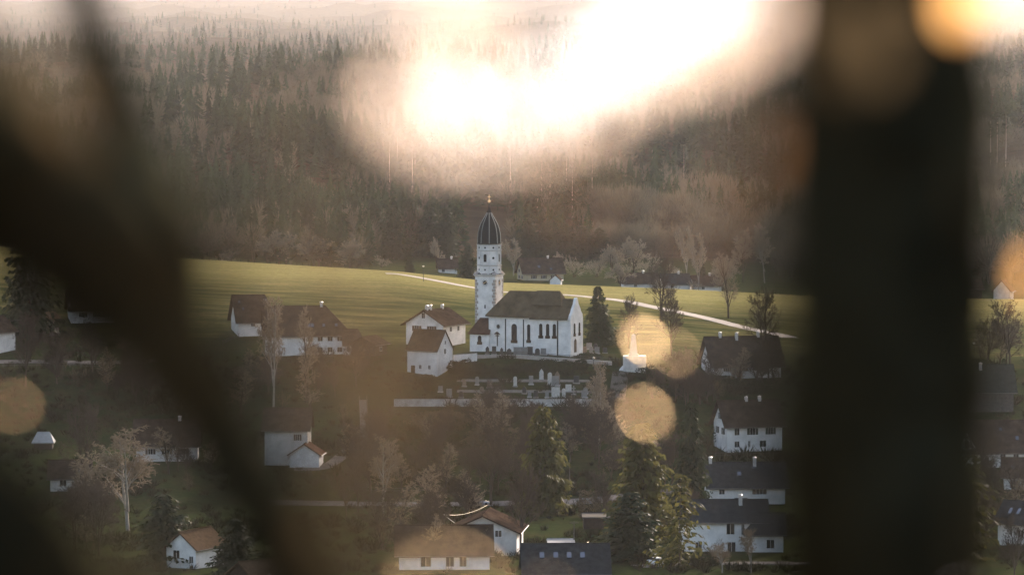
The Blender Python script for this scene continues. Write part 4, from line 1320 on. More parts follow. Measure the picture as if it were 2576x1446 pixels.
def tree(kind, u, top, foot, wpx, label, Y=None, name=None, cat='tree', group=None):
    """tree whose foot stands at picture row FOOT (or at distance Y) and whose tip reaches row TOP"""
    p = gxy(u, Y) if Y else G(u, foot)
    zt = at(u, top, p.y).z
    hh = max(1.0, zt - p.z)
    tr, cr, ext = TREES[kind]
    nm = name or {'con': 'spruce'}.get(ext, 'shrub' if 'bush' in kind else 'birch' if 'birch' in kind else 'bare_tree')
    o = empty(nm, p, label, cat if nm != 'shrub' else 'shrub', group, tree_rg.uniform(0, 6.28))
    rw = wpx * p.y / F / 2 * (1.3 if ext == 'con' else 1.0)
    if ext == 'con':
        link('trunk', tr, o).scale = (hh, hh, hh)
        link('crown', cr, o).scale = (rw * tree_rg.uniform(.85, 1.1), rw * tree_rg.uniform(.85, 1.1), hh)
        o.rotation_euler = (tree_rg.uniform(-.03, .03), tree_rg.uniform(-.03, .03), o.rotation_euler.z)
    else:
        k = min(1.6, max(0.6, rw / (ext * hh)))
        for q, nm_ in ((tr, 'trunk'), (cr, 'crown')):
            link(nm_, q, o).scale = (hh * k, hh * k, hh)
    return o


for a in [
    # conifers
    ('spruce', 1507, 718, 872, 92, 'dark spruce standing right beside the church gable'),
    ('spruce2', 72, 553, 0, 150, 'big ragged dark spruce at the left edge', 1095),
    ('gold', 1372, 1022, 0, 130, 'olive spruce with sunlit right flank below the graveyard wall', 850),
    ('gold', 1622, 1062, 0, 165, 'broad olive crowned spruce reaching up into the bright disc', 770),
    ('spruce', 1738, 1008, 0, 110, 'narrow dark spruce left of the shuttered two storey house', 830),
    ('spruce2', 1585, 1235, 0, 170, 'dark spruce at the bottom, left of the white car', 715),
    ('gold2', 1712, 1190, 0, 150, 'thin ragged spruce with cones in front of the bright white house', 700),
    ('spruce2', 412, 1240, 0, 170, 'dark bushy spruce at the bottom, right of the pale birch', 705),
    ('spruce', 590, 1300, 0, 120, 'small dark spruce right of the little white gabled house', 690),
    ('gold2', 2450, 1140, 0, 190, 'wide olive spruce at the bottom right beyond the dark trunk', 715),
    ('spruce', 2525, 900, 985, 46, 'small dark conifer beside the large green roofed barn'),
    ('spruce2', 1176, 615, 0, 60, 'rounded dark conifer just left of the church tower, beyond the path', 1450),
    ('spruce', 1030, 643, 0, 26, 'small dark conifer at the bend of the field path', 1395),
    ('spruce', 1765, 640, 0, 34, 'slim dark fir among the low houses beyond the field', 1445),
    ('spruce2', 1330, 1440, 0, 60, 'low conifer at the bottom middle'),
    # village bare trees
    ('birch', 322, 1068, 1335, 210, 'pale birch with spreading golden crown in the left shade'),
    ('birch2', 686, 742, 0, 120, 'slender birch standing before the long farmhouse, left of its windows', 1010),
    ('poplar', 768, 765, 0, 90, 'thin bare tree before the farmhouse windows', 1015),
    ('birch', 962, 1090, 0, 110, 'light stemmed birch above the village road, left of the crooked larch', 850),
    ('round', 1083, 1070, 0, 110, 'crooked bare tree with pale drooping branches above the road', 845),
    ('round2', 1235, 1035, 0, 190, 'broad brown bare tree left of the olive spruce', 880),
    ('round3', 1308, 1150, 0, 130, 'dark bare tree growing in front of the broad gabled house', 735),
    ('birch2', 1508, 905, 0, 76, 'tall bare birch rising past the graveyard wall', 960),
    ('poplar', 1085, 1288, 0, 70, 'thin pale tree in front of the bungalow', 700),
    ('poplar', 1222, 1330, 0, 60, 'small reddish bare tree beside the bungalow wall', 700),
    ('birch', 1820, 1362, 0, 70, 'young birch before the bright white house', 690),
    ('birch2', 1893, 1325, 0, 60, 'second young birch nearer the dark trunk, before the white wing', 690),
    ('bush', 1805, 1352, 0, 130, 'twiggy shrub under the windows of the bright white house', 712),
    ('round', 900, 1130, 0, 80, 'small bare tree beside the hillside stair path', 858),
    ('round3', 870, 1170, 0, 90, 'low bare tree on the slope right of the garage', 840),
    # around the field
    ('round', 1662, 636, 810, 110, 'tall bare lime tree standing on the far side of the field path'),
    ('round2', 1582, 735, 0, 88, 'low gnarled bare tree right of the church spruce', 1085),
    ('round3', 1690, 722, 0, 100, 'spreading bare tree above the bright ringed disc', 1072),
    ('poplar', 1833, 632, 800, 88, 'multi stemmed bare tree at the right end of the field path'),
    ('round2', 1925, 712, 0, 130, 'dense bare tree half behind the dark trunk, above the farmhouse', 1075),
    ('round', 2545, 745, 0, 120, 'large bare tree at the right edge in front of the striped field', 1065),
    ('round3', 1700, 905, 0, 70, 'bare tree in front of the wide brown farmhouse roof', 1015),
    ('round2', 2560, 1290, 0, 120, 'bare thicket tree in the lower right corner', 680),
    ('round', 60, 770, 0, 90, 'dark bare tree before the house at the left edge', 1030),
    ('round3', 230, 790, 0, 120, 'bare tree beside the sunlit barn', 1040),
    ('round2', 210, 1000, 0, 150, 'dim bare tree low on the left slope', 900),
    ('birch', 205, 1150, 0, 60, 'thin birch left of the big pale birch', 790),
]:
    tree(*a)
# beyond the field
for a in [
    ('round', 1097, 594, 48, 'bare round crowned tree beyond the path bend'), ('bush', 1128, 640, 72, 'round brown shrub between bare tree and dark conifer'),
    ('birch', 1292, 598, 62, 'pale bare tree right beside the steeple'), ('bush2', 1445, 640, 84, 'brown bushy tree right of the ochre house'),
    ('round2', 1408, 632, 50, 'brown bare tree rising behind the ochre house roof'), ('bush', 1500, 636, 90, 'wide bushy tree between ochre house and tall copse'), ('round3', 1592, 592, 100, 'tall rounded copse tree beyond the field'),
    ('round', 1540, 612, 80, 'bare tree left of the tall rounded copse tree'), ('birch2', 1727, 568, 60, 'pale tall bare tree beyond the low roofs'), ('birch', 1758, 585, 56, 'white stemmed birch before the dark forest'),
    ('bush2', 1820, 650, 90, 'pinkish brown shrub right of the white stemmed birch'), ('round2', 1870, 570, 110, 'tall bare tree left of the dark trunk edge, forest side'), ('poplar', 1925, 560, 90, 'bare tree next to the dark trunk edge, forest side'),
    ('bush', 1350, 690, 70, 'low shrub in front of the ochre house wall'), ('round', 880, 600, 90, 'bare tree behind the crest of the field, left part'), ('bush2', 575, 626, 70, 'pale brush on the crest of the left field'),
    ('round3', 700, 575, 120, 'tall brown tree behind the left field crest'), ('round2', 800, 590, 110, 'brown tree behind the middle of the left crest'), ('bush', 960, 640, 60, 'brush by the two tiny white posts'),
    ('bush', 1655, 700, 60, 'brown brush in front of the wide low brown roof'), ('bush2', 1745, 704, 56, 'brush before the gap between the low roofs'), ('round', 1820, 640, 80, 'round bare tree before the small brown roof beyond the field'), ('round2', 1560, 660, 80, 'round bare tree at the left end of the wide low brown roof'), ('bush', 1640, 640, 90, 'brown brush behind the low grey roofed house'), ('bush2', 1700, 660, 80, 'brush between the low roofs'),
]:
    k, u, top, w, lab = a
    k = 'bush_far' if 'bush' in k else 'birch_far' if k in ('birch', 'birch2', 'poplar') else 'round_far'
    tree(k, u, top, 0, w, lab, Y=1432 if 'before' in lab or 'in front of the wide' in lab or 'left end' in lab else 1540 if 'crest' not in lab else 1480)

# the many small bare trees between the houses, each told apart by what it stands beside
MARKS = [(1062, 900, 'the small white barn'), (1330, 960, 'the graveyard'), (1250, 1010, 'the churchyard wall'), (1370, 1140, 'the olive spruce'), (960, 1160, 'the light stemmed birch'), (805, 1140, 'the brown gabled garage'), (915, 1030, 'the hillside stair'),
         (775, 880, 'the long farmhouse'), (1300, 1340, 'the broad gabled house'), (1120, 1390, 'the bungalow'), (1425, 1410, 'the skylight roof'), (1500, 1315, 'the black garden hut'), (1870, 1070, 'the shuttered two storey house'), (1870, 1200, 'the dark roofed house'),
         (1820, 1330, 'the bright white house'), (1880, 920, 'the wide farmhouse'), (1598, 900, 'the memorial'), (320, 1200, 'the big pale birch'), (110, 820, 'the sunlit barn'), (420, 1110, 'the dim old house'), (175, 1200, 'the grey cottage'), (720, 1120, 'the tall plain house'),
         (528, 1390, 'the small white gabled house'), (2470, 1000, 'the large barn'), (2490, 1120, 'the chalet'), (2560, 1360, 'the skylit house'), (1505, 1000, 'the bare birch'), (1660, 1200, 'the broad olive spruce')]
USED = {}
rt = random.Random(31)
HOUSES = [(o.location.x, o.location.y + 5) for o in COL.objects if o.get('category') in ('house', 'barn', 'shed', 'garage', 'hut')]
for (u0, u1, v0, v1, n_) in [(1150, 1340, 1060, 1250, 12), (880, 1130, 1120, 1255, 8), (1430, 1570, 1060, 1200, 8), (1640, 1810, 990, 1020, 6), (130, 430, 900, 1020, 8), (600, 900, 930, 1060, 6), (960, 1110, 1320, 1420, 5), (1150, 1200, 1300, 1330, 3),
                             (1500, 1790, 1200, 1330, 6), (1780, 1960, 955, 985, 4), (2400, 2570, 1200, 1400, 6), (130, 300, 1240, 1400, 5), (420, 660, 1180, 1300, 6), (2400, 2570, 900, 930, 4)]:
    for i in range(int(n_ * 2.6)):
        u, v = rt.uniform(u0, u1), rt.uniform(v0, v1)
        p = G(u, v)
        if any(math.hypot(p.x - hx, p.y - hy) < 9 for hx, hy in HOUSES) or 873 < p.y < 890:
            continue
        hh = rt.uniform(6, 15)
        kind = rt.choice(['round', 'round2', 'round3', 'poplar', 'bush', 'bush2', 'round2'])
        if 'bush' in kind:
            hh *= .5
        hp = hh * F / p.y
        mk = sorted(MARKS, key=lambda q: math.hypot(q[0] - u, q[1] - v))
        lab = None
        for mu, mv, nm_ in mk[:5]:
            side = ('left of' if u < mu else 'right of') if abs(u - mu) > abs(v - mv) * .8 else ('beyond' if v < mv else 'in front of')
            far_ = 'close' if math.hypot(mu - u, mv - v) < 60 else 'some way'
            what = 'low brown shrub' if 'bush' in kind else 'slim upright bare tree' if kind == 'poplar' else 'small bare tree' if hh < 8 else 'tall bare brown tree'
            lab = f'{what} {far_} {side} {nm_}'
            if lab not in USED:
                break
        if lab in USED:
            continue
        USED[lab] = 1
        tree(kind, u, v - hp, v, hp * rt.uniform(.7, 1.1), lab)

for u, top, w, Y, lab in [(905, 560, 60, 1560, 'dark conifer at the forest edge, leftmost of the group left of the clearing'), (945, 500, 76, 1640, 'tall dark conifer second in the group left of the clearing'), (990, 515, 80, 1620, 'dark conifer third in the group left of the clearing'),
                          (1035, 490, 84, 1660, 'tallest dark conifer of the group left of the clearing'), (1078, 505, 80, 1650, 'dark conifer fifth in the group left of the clearing'), (1120, 520, 78, 1640, 'dark conifer at the right end of the group left of the clearing'),
                          (1330, 548, 66, 1620, 'dark conifer behind the ochre house, just right of the steeple'), (1372, 556, 80, 1630, 'broad dark conifer straight behind the ochre house roof'), (1420, 562, 80, 1640, 'dark conifer behind the right end of the ochre house'),
                          (1468, 566, 76, 1650, 'dark conifer above the brown bushes right of the ochre house'), (1510, 572, 70, 1650, 'dark conifer left of the tall rounded copse tree')]:
    tree('spruce2', u, top, 0, w, lab, Y=Y, group='dark conifers along the forest edge')

# hedges and yews in the graveyard
rgh = random.Random(5)


def leafy(name, label, p, rx, ry, rz_, m, nleaf=900, size=0.28, cat='hedge'):
    V, Fq = [], []
    for i in range(nleaf):
        d = Vector((rgh.gauss(0, 1), rgh.gauss(0, 1), rgh.gauss(0, 1))).normalized()
        lump = 1 + 0.16 * math.sin(d.x * 5 + p.x) * math.sin(d.y * 4 + 1) + 0.1 * math.sin(d.z * 9 + p.y)
        rr = rgh.uniform(0.55, 1.0) ** 0.5 * lump
        c = Vector((d.x * rx * rr, d.y * ry * rr, max(-0.2, d.z * rz_ * rr + rz_ * .85)))
        a = Vector((rgh.gauss(0, 1), rgh.gauss(0, 1), rgh.gauss(0, 1))).normalized()
        b_ = a.orthogonal().normalized()
        s = size * rgh.uniform(.6, 1.4)
        k = len(V)
        V += [c - a * s, c + b_ * s * .5, c + a * s, c - b_ * s * .5]
        Fq.append((k, k + 1, k + 2, k + 3))
    o = link(name, np_mesh(name, np.array([tuple(q) for q in V]), np.array(Fq), [m]), None, p)
    tag(o, label, cat)


for i, (u, v, w, h, lab) in enumerate([(1143, 940, 40, 34, 'dark rounded hedge touching the white barn corner'), (1172, 944, 44, 40, 'tallest rounded hedge below the garden wall'), (1204, 942, 40, 32, 'rounded hedge right of the tallest one'),
                                   (1235, 950, 44, 34, 'hedge block left of the graveyard middle'), (1062, 962, 80, 22, 'low dark hedge at the foot of the white barn'), (1010, 960, 60, 24, 'low hedge left of the white barn foot'),
                                   (1335, 935, 50, 26, 'dark shrub among the upper gravestones, left'), (1378, 938, 60, 38, 'large dark yew behind the pale pointed gravestone'), (1425, 944, 46, 40, 'dark yew right of the large one'),
                                   (1290, 938, 50, 22, 'low shrub left of the dark yews'), (1462, 930, 40, 26, 'shrub near the bare birch'), (1500, 962, 40, 30, 'bush beside the memorial steps'), (1640, 955, 90, 34, 'wide hedge under the memorial'),
                                   (1720, 968, 90, 34, 'dark hedge below the bronze coloured disc'), (1800, 972, 100, 30, 'dark hedge before the wide farmhouse'), (1880, 990, 110, 34, 'shrubbery in front of the wide farmhouse, right'), (1680, 995, 110, 26, 'low shrubs at the graveyard corner'),
                                   (1480, 1300, 60, 70, 'clipped brown hedge behind the black garden hut'), (1850, 980, 60, 30, 'small bush under the farmhouse windows'), (1115, 1300, 34, 56, 'dark narrow bush by the wooden wire pole'), (1560, 870, 60, 40, 'undergrowth beside the church spruce'),
                                   (1480, 905, 70, 18, 'ivy clump along the terrace, right end'), (2440, 925, 110, 24, 'dark shrub row behind the large barn'), (280, 870, 120, 40, 'dark shrubs below the dim left farmhouse'), (160, 895, 90, 40, 'dark bushes before the sunlit barn'),
                                   (800, 910, 220, 14, 'low hedge along the foot of the long farmhouse'), (1260, 1130, 200, 60, 'brown thicket below the graveyard wall'), (1480, 1100, 130, 60, 'dark thicket around the bare birch foot'), (1110, 1080, 160, 50, 'brown thicket left below the graveyard wall'),
                                   (650, 960, 120, 50, 'dim scrub on the slope under the farmhouse'), (1800, 1120, 60, 50, 'dark shrub at the gable of the shuttered two storey house'), (1560, 1180, 90, 60, 'dark scrub left of the broad olive spruce')]):
    p = G(u, v)
    s = p.y / F
    brown = 'brown' in lab or 'scrub' in lab
    leafy('shrub' if brown else 'hedge', lab, p, w * s / 2, w * s / 2 * .7, h * s / 1.85, M_BUSH if brown else M_HEDGE, 1100 if w < 100 else 1800, 0.24 if w < 100 else 0.32, 'shrub' if brown else 'hedge')

# undergrowth: winter scrub and tall grass over the slopes, uncountable
OCC = [(o.location.x, o.location.y, 9.0 if o.get('category') in ('house', 'barn', 'shed', 'garage', 'hut') else 2.0) for o in COL.objects if o.get('category') in ('house', 'barn', 'shed', 'garage', 'hut', 'gravestone', 'car', 'memorial', 'stairs')]
OCC = np.array(OCC)
ur = np.random.default_rng(12)
UV_, UF = [], []
uo = 0
tuft = []
for i in range(5):
    r_ = random.Random(50 + i)
    V, Fq = [], []
    for j in range(46):
        a = r_.uniform(0, 6.283); e = r_.uniform(5, 60)
        rr = r_.uniform(0, .45)
        b0 = Vector((rr * math.cos(a), rr * math.sin(a), r_.uniform(-.1, .35)))
        d = Vector((math.cos(a) * math.sin(R(e)), math.sin(a) * math.sin(R(e)), math.cos(R(e)))) * r_.uniform(.4, .95)
        w = d.orthogonal().normalized() * 0.045
        w.rotate(Matrix.Rotation(r_.uniform(0, 3.14), 3, d.normalized()))
        k = len(V)
        V += [b0 - w, b0 + w, b0 + d]
        Fq.append((k, k + 1, k + 2))
    tuft.append((np.array([tuple(q) for q in V]), np.array(Fq)))
for i in range(6500):
    v_ = ur.uniform(900, 1440)
    u_ = ur.uniform(-60, 2640)
    p = G(u_, v_)
    dens_ = 0.5 + 0.5 * math.sin(p.x * .06 + 1.3) * math.sin(p.y * .045) + 0.3 * math.sin(p.x * .17 + p.y * .11)
    if ur.random() > dens_ + .15:
        continue
    if 874 < p.y < 890 or (1150 < u_ < 1520 and v_ < 1010 and ur.random() < .75):
        continue
    dd = np.hypot(OCC[:, 0] - p.x, (OCC[:, 1] + np.where(OCC[:, 2] > 5, 4, 0)) - p.y)
    if (dd < OCC[:, 2]).any():
        continue
    V, Fq = tuft[int(ur.integers(5))]
    hh = ur.uniform(.7, 2.6) * (0.6 + dens_ * .6)
    a = ur.random() * 6.283
    c_, s_ = math.cos(a), math.sin(a)
    UV_.append(np.stack([(V[:, 0] * c_ - V[:, 1] * s_) * hh * 1.2 + p.x, (V[:, 0] * s_ + V[:, 1] * c_) * hh * 1.2 + p.y, V[:, 2] * hh + p.z], 1))
    UF.append(Fq + uo); uo += len(V)
tag(link('undergrowth', np_mesh('undergrowth', np.concatenate(UV_), np.concatenate(UF), [mat('winter_scrub', (0.055, 0.044, 0.024), 1.0, 0.5, 0.12, spec=0.0, col2=(0.030, 0.032, 0.014))])), 'brown winter scrub on the village slopes', 'undergrowth', None, 'stuff')

# ------------------------------------------------------------------ far forest: one mass
fr = np.random.default_rng(4)


def low_con(seed):
    r_ = random.Random(seed)
    V, T_ = [], []
    for i in range(84):
        t_ = (i + r_.random()) / 84
        z = 0.12 + 0.88 * t_
        Rr = (1 - t_) ** .8 * 0.185 * r_.uniform(.7, 1.15) + 0.006
        a = r_.uniform(0, 6.283)
        w = 0.5
        k = len(V)
        V += [(0.02 * math.cos(a), 0.02 * math.sin(a), z + 0.035), (Rr * math.cos(a - w), Rr * math.sin(a - w), z - 0.02 - r_.uniform(0, .02)), (Rr * math.cos(a + w), Rr * math.sin(a + w), z - 0.02 - r_.uniform(0, .02))]
        T_.append((k, k + 1, k + 2))
    k = len(V)
    V += [(-0.008, 0, 0), (0.008, 0, 0), (0, 0, 0.9), (0, -0.008, 0), (0, 0.008, 0), (0, 0, 0.9)]
    T_ += [(k, k + 1, k + 2), (k + 3, k + 4, k + 5)]
    return np.array(V), np.array(T_)


def low_dec(seed):
    r_ = random.Random(seed)
    V, T_ = [], []
    for i in range(200):
        d = Vector((r_.gauss(0, 1), r_.gauss(0, 1), r_.gauss(0, 1))).normalized() * r_.uniform(.3, 1) ** .5
        c = Vector((d.x * .33, d.y * .33, 0.62 + d.z * .36))
        o = (Vector((d.x, d.y, d.z + 0.9))).normalized() * r_.uniform(.05, .11)
        s = o.orthogonal().normalized() * 0.009
        s.rotate(Matrix.Rotation(r_.uniform(0, 3.14), 3, o.normalized()))
        k = len(V)
        V += [tuple(c - o - s), tuple(c - o + s), tuple(c + o)]
        T_.append((k, k + 1, k + 2))
    for a in range(4):
        k = len(V)
        x, y = 0.12 * math.cos(a * 1.7), 0.12 * math.sin(a * 1.7)
        V += [(-0.009, 0, 0), (0.009, 0, 0), (x, y, 0.8)]
        T_.append((k, k + 1, k + 2))
    return np.array(V), np.array(T_)


PRO = [low_con(i) for i in range(4)] + [low_dec(i) for i in range(4)]
NT = 20000
VV, TT, CC = [], [], []
off = 0
for i in range(NT):
    y = 1655 * (8.2 ** (fr.random() ** 1.25))
    if i < 2500:
        y = 9000 * 2.6 ** fr.random()
    x = (fr.random() * 2 - 1) * y * (2576 / 2 / F) * 1.3
    u = CX + F * x / y
    if y < 2100 and fr.random() < 0.35 and (u < 930 or u > 1950):
        y = fr.uniform(1470, 1660) if u < 930 else fr.uniform(1560, 1660)
        x = (u - CX) / F * y
    if 1150 < u < 1300 and y < 1950 and not (y > 1800 and u > 1270):      # clearing above the steeple
        continue
    cl = math.sin(x * .0085 + 2) * math.sin(y * .0065) + 0.5 * math.sin(x * .021 + y * .013)
    cl += 0.8 * math.sin(x * .021 + 1.7 * math.sin(y * .004)) * math.sin(y * .013 + x * .006)
    if cl < -1.25 and fr.random() < .9:          # small clearings
        continue
    con = (cl + fr.normal() * .12) > (0.0 if y < 2600 else -0.25)
    if y < 2150 and (u < 1170 or 1300 < u < 1480) and fr.random() < .6:
        con = True
    elif y < 1900 and u > 1480 and fr.random() < .6:
        con = False
    k = int(fr.integers(4)) + (0 if con else 4)
    hh = (fr.uniform(18, 29) if con else fr.uniform(11, 20)) * (1 + .2 * math.sin(x * .03 + y * .017))
    if y > 3000:
        hh *= 1.1
    V, T_ = PRO[k]
    a = fr.random() * 6.283
    c_, s_ = math.cos(a), math.sin(a)
    ws = hh * fr.uniform(.85, 1.2)
    W = np.stack([(V[:, 0] * c_ - V[:, 1] * s_) * ws + x, (V[:, 0] * s_ + V[:, 1] * c_) * ws + y, V[:, 2] * hh + gz(x, y) - 0.5], 1)
    VV.append(W); TT.append(T_ + off); off += len(V)
    g = fr.uniform(.75, 1.25)
    col = np.array([0.024, 0.038, 0.020]) * g if con else np.array([0.080, 0.072, 0.052]) * g
    CC.append(np.tile(np.append(col, 1), (len(V), 1)))
fm = bpy.data.materials.new('forest_foliage')
fm.use_nodes = True
t = fm.node_tree
b = t.nodes['Principled BSDF']
b.inputs['Roughness'].default_value = 1.0
b.inputs['Specular IOR Level'].default_value = 0.0
q = t.nodes.new('ShaderNodeAttribute')
q.attribute_name = 'species'
t.links.new(q.outputs['Color'], b.inputs['Base Color'])
tl = t.nodes.new('ShaderNodeBsdfTranslucent')
t.links.new(q.outputs['Color'], tl.inputs[0])
mxs = t.nodes.new('ShaderNodeMixShader')
mxs.inputs[0].default_value = 0.25
t.links.new(b.outputs[0], mxs.inputs[1]); t.links.new(tl.outputs[0], mxs.inputs[2])
t.links.new(mxs.outputs[0], t.nodes['Material Output'].inputs[0])
VV = np.concatenate(VV)
fme = np_mesh('forest', VV, np.concatenate(TT), [fm])
ca = fme.color_attributes.new('species', 'FLOAT_COLOR', 'POINT')
ca.data.foreach_set('color', np.concatenate(CC).astype(np.float32).ravel())
tag(link('forest', fme), 'hazy mixed forest covering the hills behind the village', 'forest', None, 'stuff')

# forest edge: single pines with tall bare stems
tr_pine = segs_mesh('trunk', [((0, 0, -0.02), (0.004, 0, 0.5), 0.011, 0.008), ((0.004, 0, 0.5), (0, 0.003, 1.0), 0.008, 0.003)], mat('pale_pine_bark', (0.30, 0.235, 0.185), 0.9, 0.3, 2), 6)
r_ = random.Random(8)
V, Fq = [], []
for i in range(420):
    t_ = r_.random()
    z = 0.66 + 0.35 * t_
    a = r_.uniform(0, 6.283)
    rr = 0.10 * (1 - t_) ** .6 * r_.uniform(.2, 1.1) + .008
    px, py = rr * math.cos(a), rr * math.sin(a)
    k = len(V)
    ln = r_.uniform(.018, .04)
    V += [(px, py, z), (px + ln * math.cos(a + .5), py + ln * math.sin(a + .5), z - .008), (px + 1.7 * ln * math.cos(a), py + 1.7 * ln * math.sin(a), z - .016), (px + ln * math.cos(a - .5), py + ln * math.sin(a - .5), z - .004)]
    Fq.append((k, k + 1, k + 2, k + 3))
cr_pine = np_mesh('crown', np.array(V), np.array(Fq), [M_NEEDLE])
pines = [(u, v0, v1) for u, v0, v1 in [(964, 475, 390), (980, 480, 395), (1000, 482, 380), (1018, 478, 385), (1037, 485, 370), (1044, 480, 390), (1090, 482, 375), (1098, 486, 380), (1118, 484, 372), (1128, 486, 385), (1250, 505, 400), (1268, 510, 400), (1284, 512, 395),
                                       (1352, 536, 405), (1362, 536, 410), (1373, 535, 400), (1384, 548, 395), (1396, 538, 405), (1409, 548, 390), (1425, 536, 400), (1440, 546, 395), (1462, 540, 410), (1474, 545, 400), (1490, 540, 405), (1640, 500, 400), (1720, 470, 380), (2492, 430, 300), (2508, 420, 310), (2530, 420, 290)]]
for i, (u, v0, v1) in enumerate(pines):
    p = G(u, v0)
    hh = r_.uniform(24, 30)
    side = 'left of the clearing' if u < 1140 else 'in the gap above the steeple' if u < 1300 else 'in the stand right of the clearing' if u < 1600 else 'on the slope left of the dark trunk' if u < 2000 else 'beyond the dark trunk'
    base_i = [x for x in pines if (x[0] < 1140, x[0] < 1300, x[0] < 1600, x[0] < 2000) == (u < 1140, u < 1300, u < 1600, u < 2000)].index((u, v0, v1))
    o = empty('pine_tree', p, f'pale tall pine stem {side}, {ORD[base_i]} from the left', 'pine tree', 'pale pine stems at the forest edge', r_.uniform(0, 6))
    link('trunk', tr_pine, o).scale = (hh, hh, hh)
    link('crown', cr_pine, o).scale = (hh, hh, hh)

# ------------------------------------------------------------------ foreground, an arm's length from the lens
def px(u, v, d):
    return at(u, v, d)


M_FBARK = mat('shaded_dark_bark', (0.050, 0.046, 0.027), 0.95, 0.7, 7.0, 0.8, spec=0.0)


def limb(mb, pts, n=14, seed=0):
    """knobbly tapering branch through (u, v, distance, width in picture px) points"""
    rg_ = random.Random(seed)
    P, W = [], []
    for i in range(len(pts) - 1):
        a0, a1, a2, a3 = pts[max(0, i - 1)], pts[i], pts[i + 1], pts[min(len(pts) - 1, i + 2)]
        for j in range(6):
            s = j / 6
            q = [0.5 * ((2 * a1[k]) + (a2[k] - a0[k]) * s + (2 * a0[k] - 5 * a1[k] + 4 * a2[k] - a3[k]) * s * s + (3 * a1[k] - a0[k] - 3 * a2[k] + a3[k]) * s ** 3) for k in range(4)]
            P.append(px(q[0], q[1], q[2])); W.append(q[3] * q[2] / F / 2 * rg_.uniform(.95, 1.05))
    q = pts[-1]
    P.append(px(q[0], q[1], q[2])); W.append(q[3] * q[2] / F / 2)
    return mb.tube(P, W, n)


def leaf_mesh(L, W, curl, fold, m, name='leaf', ripple=1.0):
    nu, nv = 10, 6
    V, Fq = [], []
    for i in range(nu + 1):
        s = i / nu
        hw = W / 2 * math.sin(math.pi * min(1, s ** 0.85)) ** 0.8 if 0 < s < 1 else 0.0006
        for j in range(nv + 1):
            t_ = j / nv * 2 - 1
            V.append((t_ * hw, s * L, curl * L * (s - .5) ** 2 + fold * abs(t_) * hw + 0.02 * L * ripple * math.sin(s * 40 + abs(t_) * 6)))
    for i in range(nu):
        for j in range(nv):
            a = i * (nv + 1) + j
            Fq.append((a, a + 1, a + nv + 2, a + nv + 1))
    me = bpy.data.meshes.new(name)
    me.from_pydata(V, [], Fq)
    me.materials.append(m)
    me.polygons.foreach_set('use_smooth', [True] * len(me.polygons))
    return me


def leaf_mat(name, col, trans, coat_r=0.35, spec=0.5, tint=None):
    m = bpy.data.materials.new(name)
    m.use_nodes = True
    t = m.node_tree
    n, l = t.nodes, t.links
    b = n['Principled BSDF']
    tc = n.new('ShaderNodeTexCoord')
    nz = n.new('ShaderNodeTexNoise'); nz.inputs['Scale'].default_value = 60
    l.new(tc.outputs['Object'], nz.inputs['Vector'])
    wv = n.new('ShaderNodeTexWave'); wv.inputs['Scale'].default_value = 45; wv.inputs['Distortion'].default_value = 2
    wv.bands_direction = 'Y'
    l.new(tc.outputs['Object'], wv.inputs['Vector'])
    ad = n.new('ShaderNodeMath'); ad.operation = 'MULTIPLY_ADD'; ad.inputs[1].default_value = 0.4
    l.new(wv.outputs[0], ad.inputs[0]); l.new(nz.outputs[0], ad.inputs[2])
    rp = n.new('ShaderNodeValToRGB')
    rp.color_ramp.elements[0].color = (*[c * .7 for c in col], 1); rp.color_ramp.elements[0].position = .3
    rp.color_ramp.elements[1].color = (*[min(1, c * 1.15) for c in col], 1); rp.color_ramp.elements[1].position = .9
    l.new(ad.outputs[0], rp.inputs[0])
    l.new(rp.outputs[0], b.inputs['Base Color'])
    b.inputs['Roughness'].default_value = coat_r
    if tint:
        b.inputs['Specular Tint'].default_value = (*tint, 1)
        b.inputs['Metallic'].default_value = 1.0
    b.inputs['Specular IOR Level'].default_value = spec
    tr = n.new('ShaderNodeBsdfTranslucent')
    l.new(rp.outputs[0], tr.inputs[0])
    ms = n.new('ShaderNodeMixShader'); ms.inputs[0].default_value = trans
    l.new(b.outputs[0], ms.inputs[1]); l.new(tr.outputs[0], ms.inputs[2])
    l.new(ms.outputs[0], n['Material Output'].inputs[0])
    return m


ML_PALE = leaf_mat('pale_dry_leaf', (0.86, 0.70, 0.58), 0.62)
ML_GLINT = leaf_mat('glossy_pale_leaf', (0.80, 0.70, 0.60), 0.25, 0.52, 0.5)
ML_GLINTG = leaf_mat('glossy_golden_leaf', (0.72, 0.57, 0.37), 0.1, 0.52, 0.5, (0.9, 0.76, 0.55))
ML_GOLD = leaf_mat('golden_dry_leaf', (0.66, 0.38, 0.14), 0.65)
ML_BROWN = leaf_mat('orange_brown_leaf', (0.26, 0.135, 0.06), 0.55, 0.5, 0.2)
ML_RUST = leaf_mat('rust_brown_leaf', (0.20, 0.125, 0.07), 0.5, 0.6, 0.1)
ML_DARK = leaf_mat('shade_dark_leaf', (0.012, 0.010, 0.006), 0.3, 0.8, 0.03)  # leaf colour taken near black so that it carries the shade
ML_VEIL = leaf_mat('shaded_copper_leaf', (0.072, 0.053, 0.030), 0.5, 0.7, 0.05)  # copper darkened to stand for leaves in shade

# right: upright stem of the near tree
t1 = empty('near_tree', (0, 0, 0), 'thick dark blurred upright trunk filling the right of the view', 'tree')
t1.location = (px(2262, 700, 3.5).x, 3.5, terrain_z(px(2262, 700, 3.5).x, 3.5))
t2 = empty('near_tree', (0, 0, 0), 'dark blurred leaning trunk forking across the left of the view', 'tree')
t2.location = (px(560, 900, 2.6).x, 2.6, terrain_z(px(560, 900, 2.6).x, 2.6))


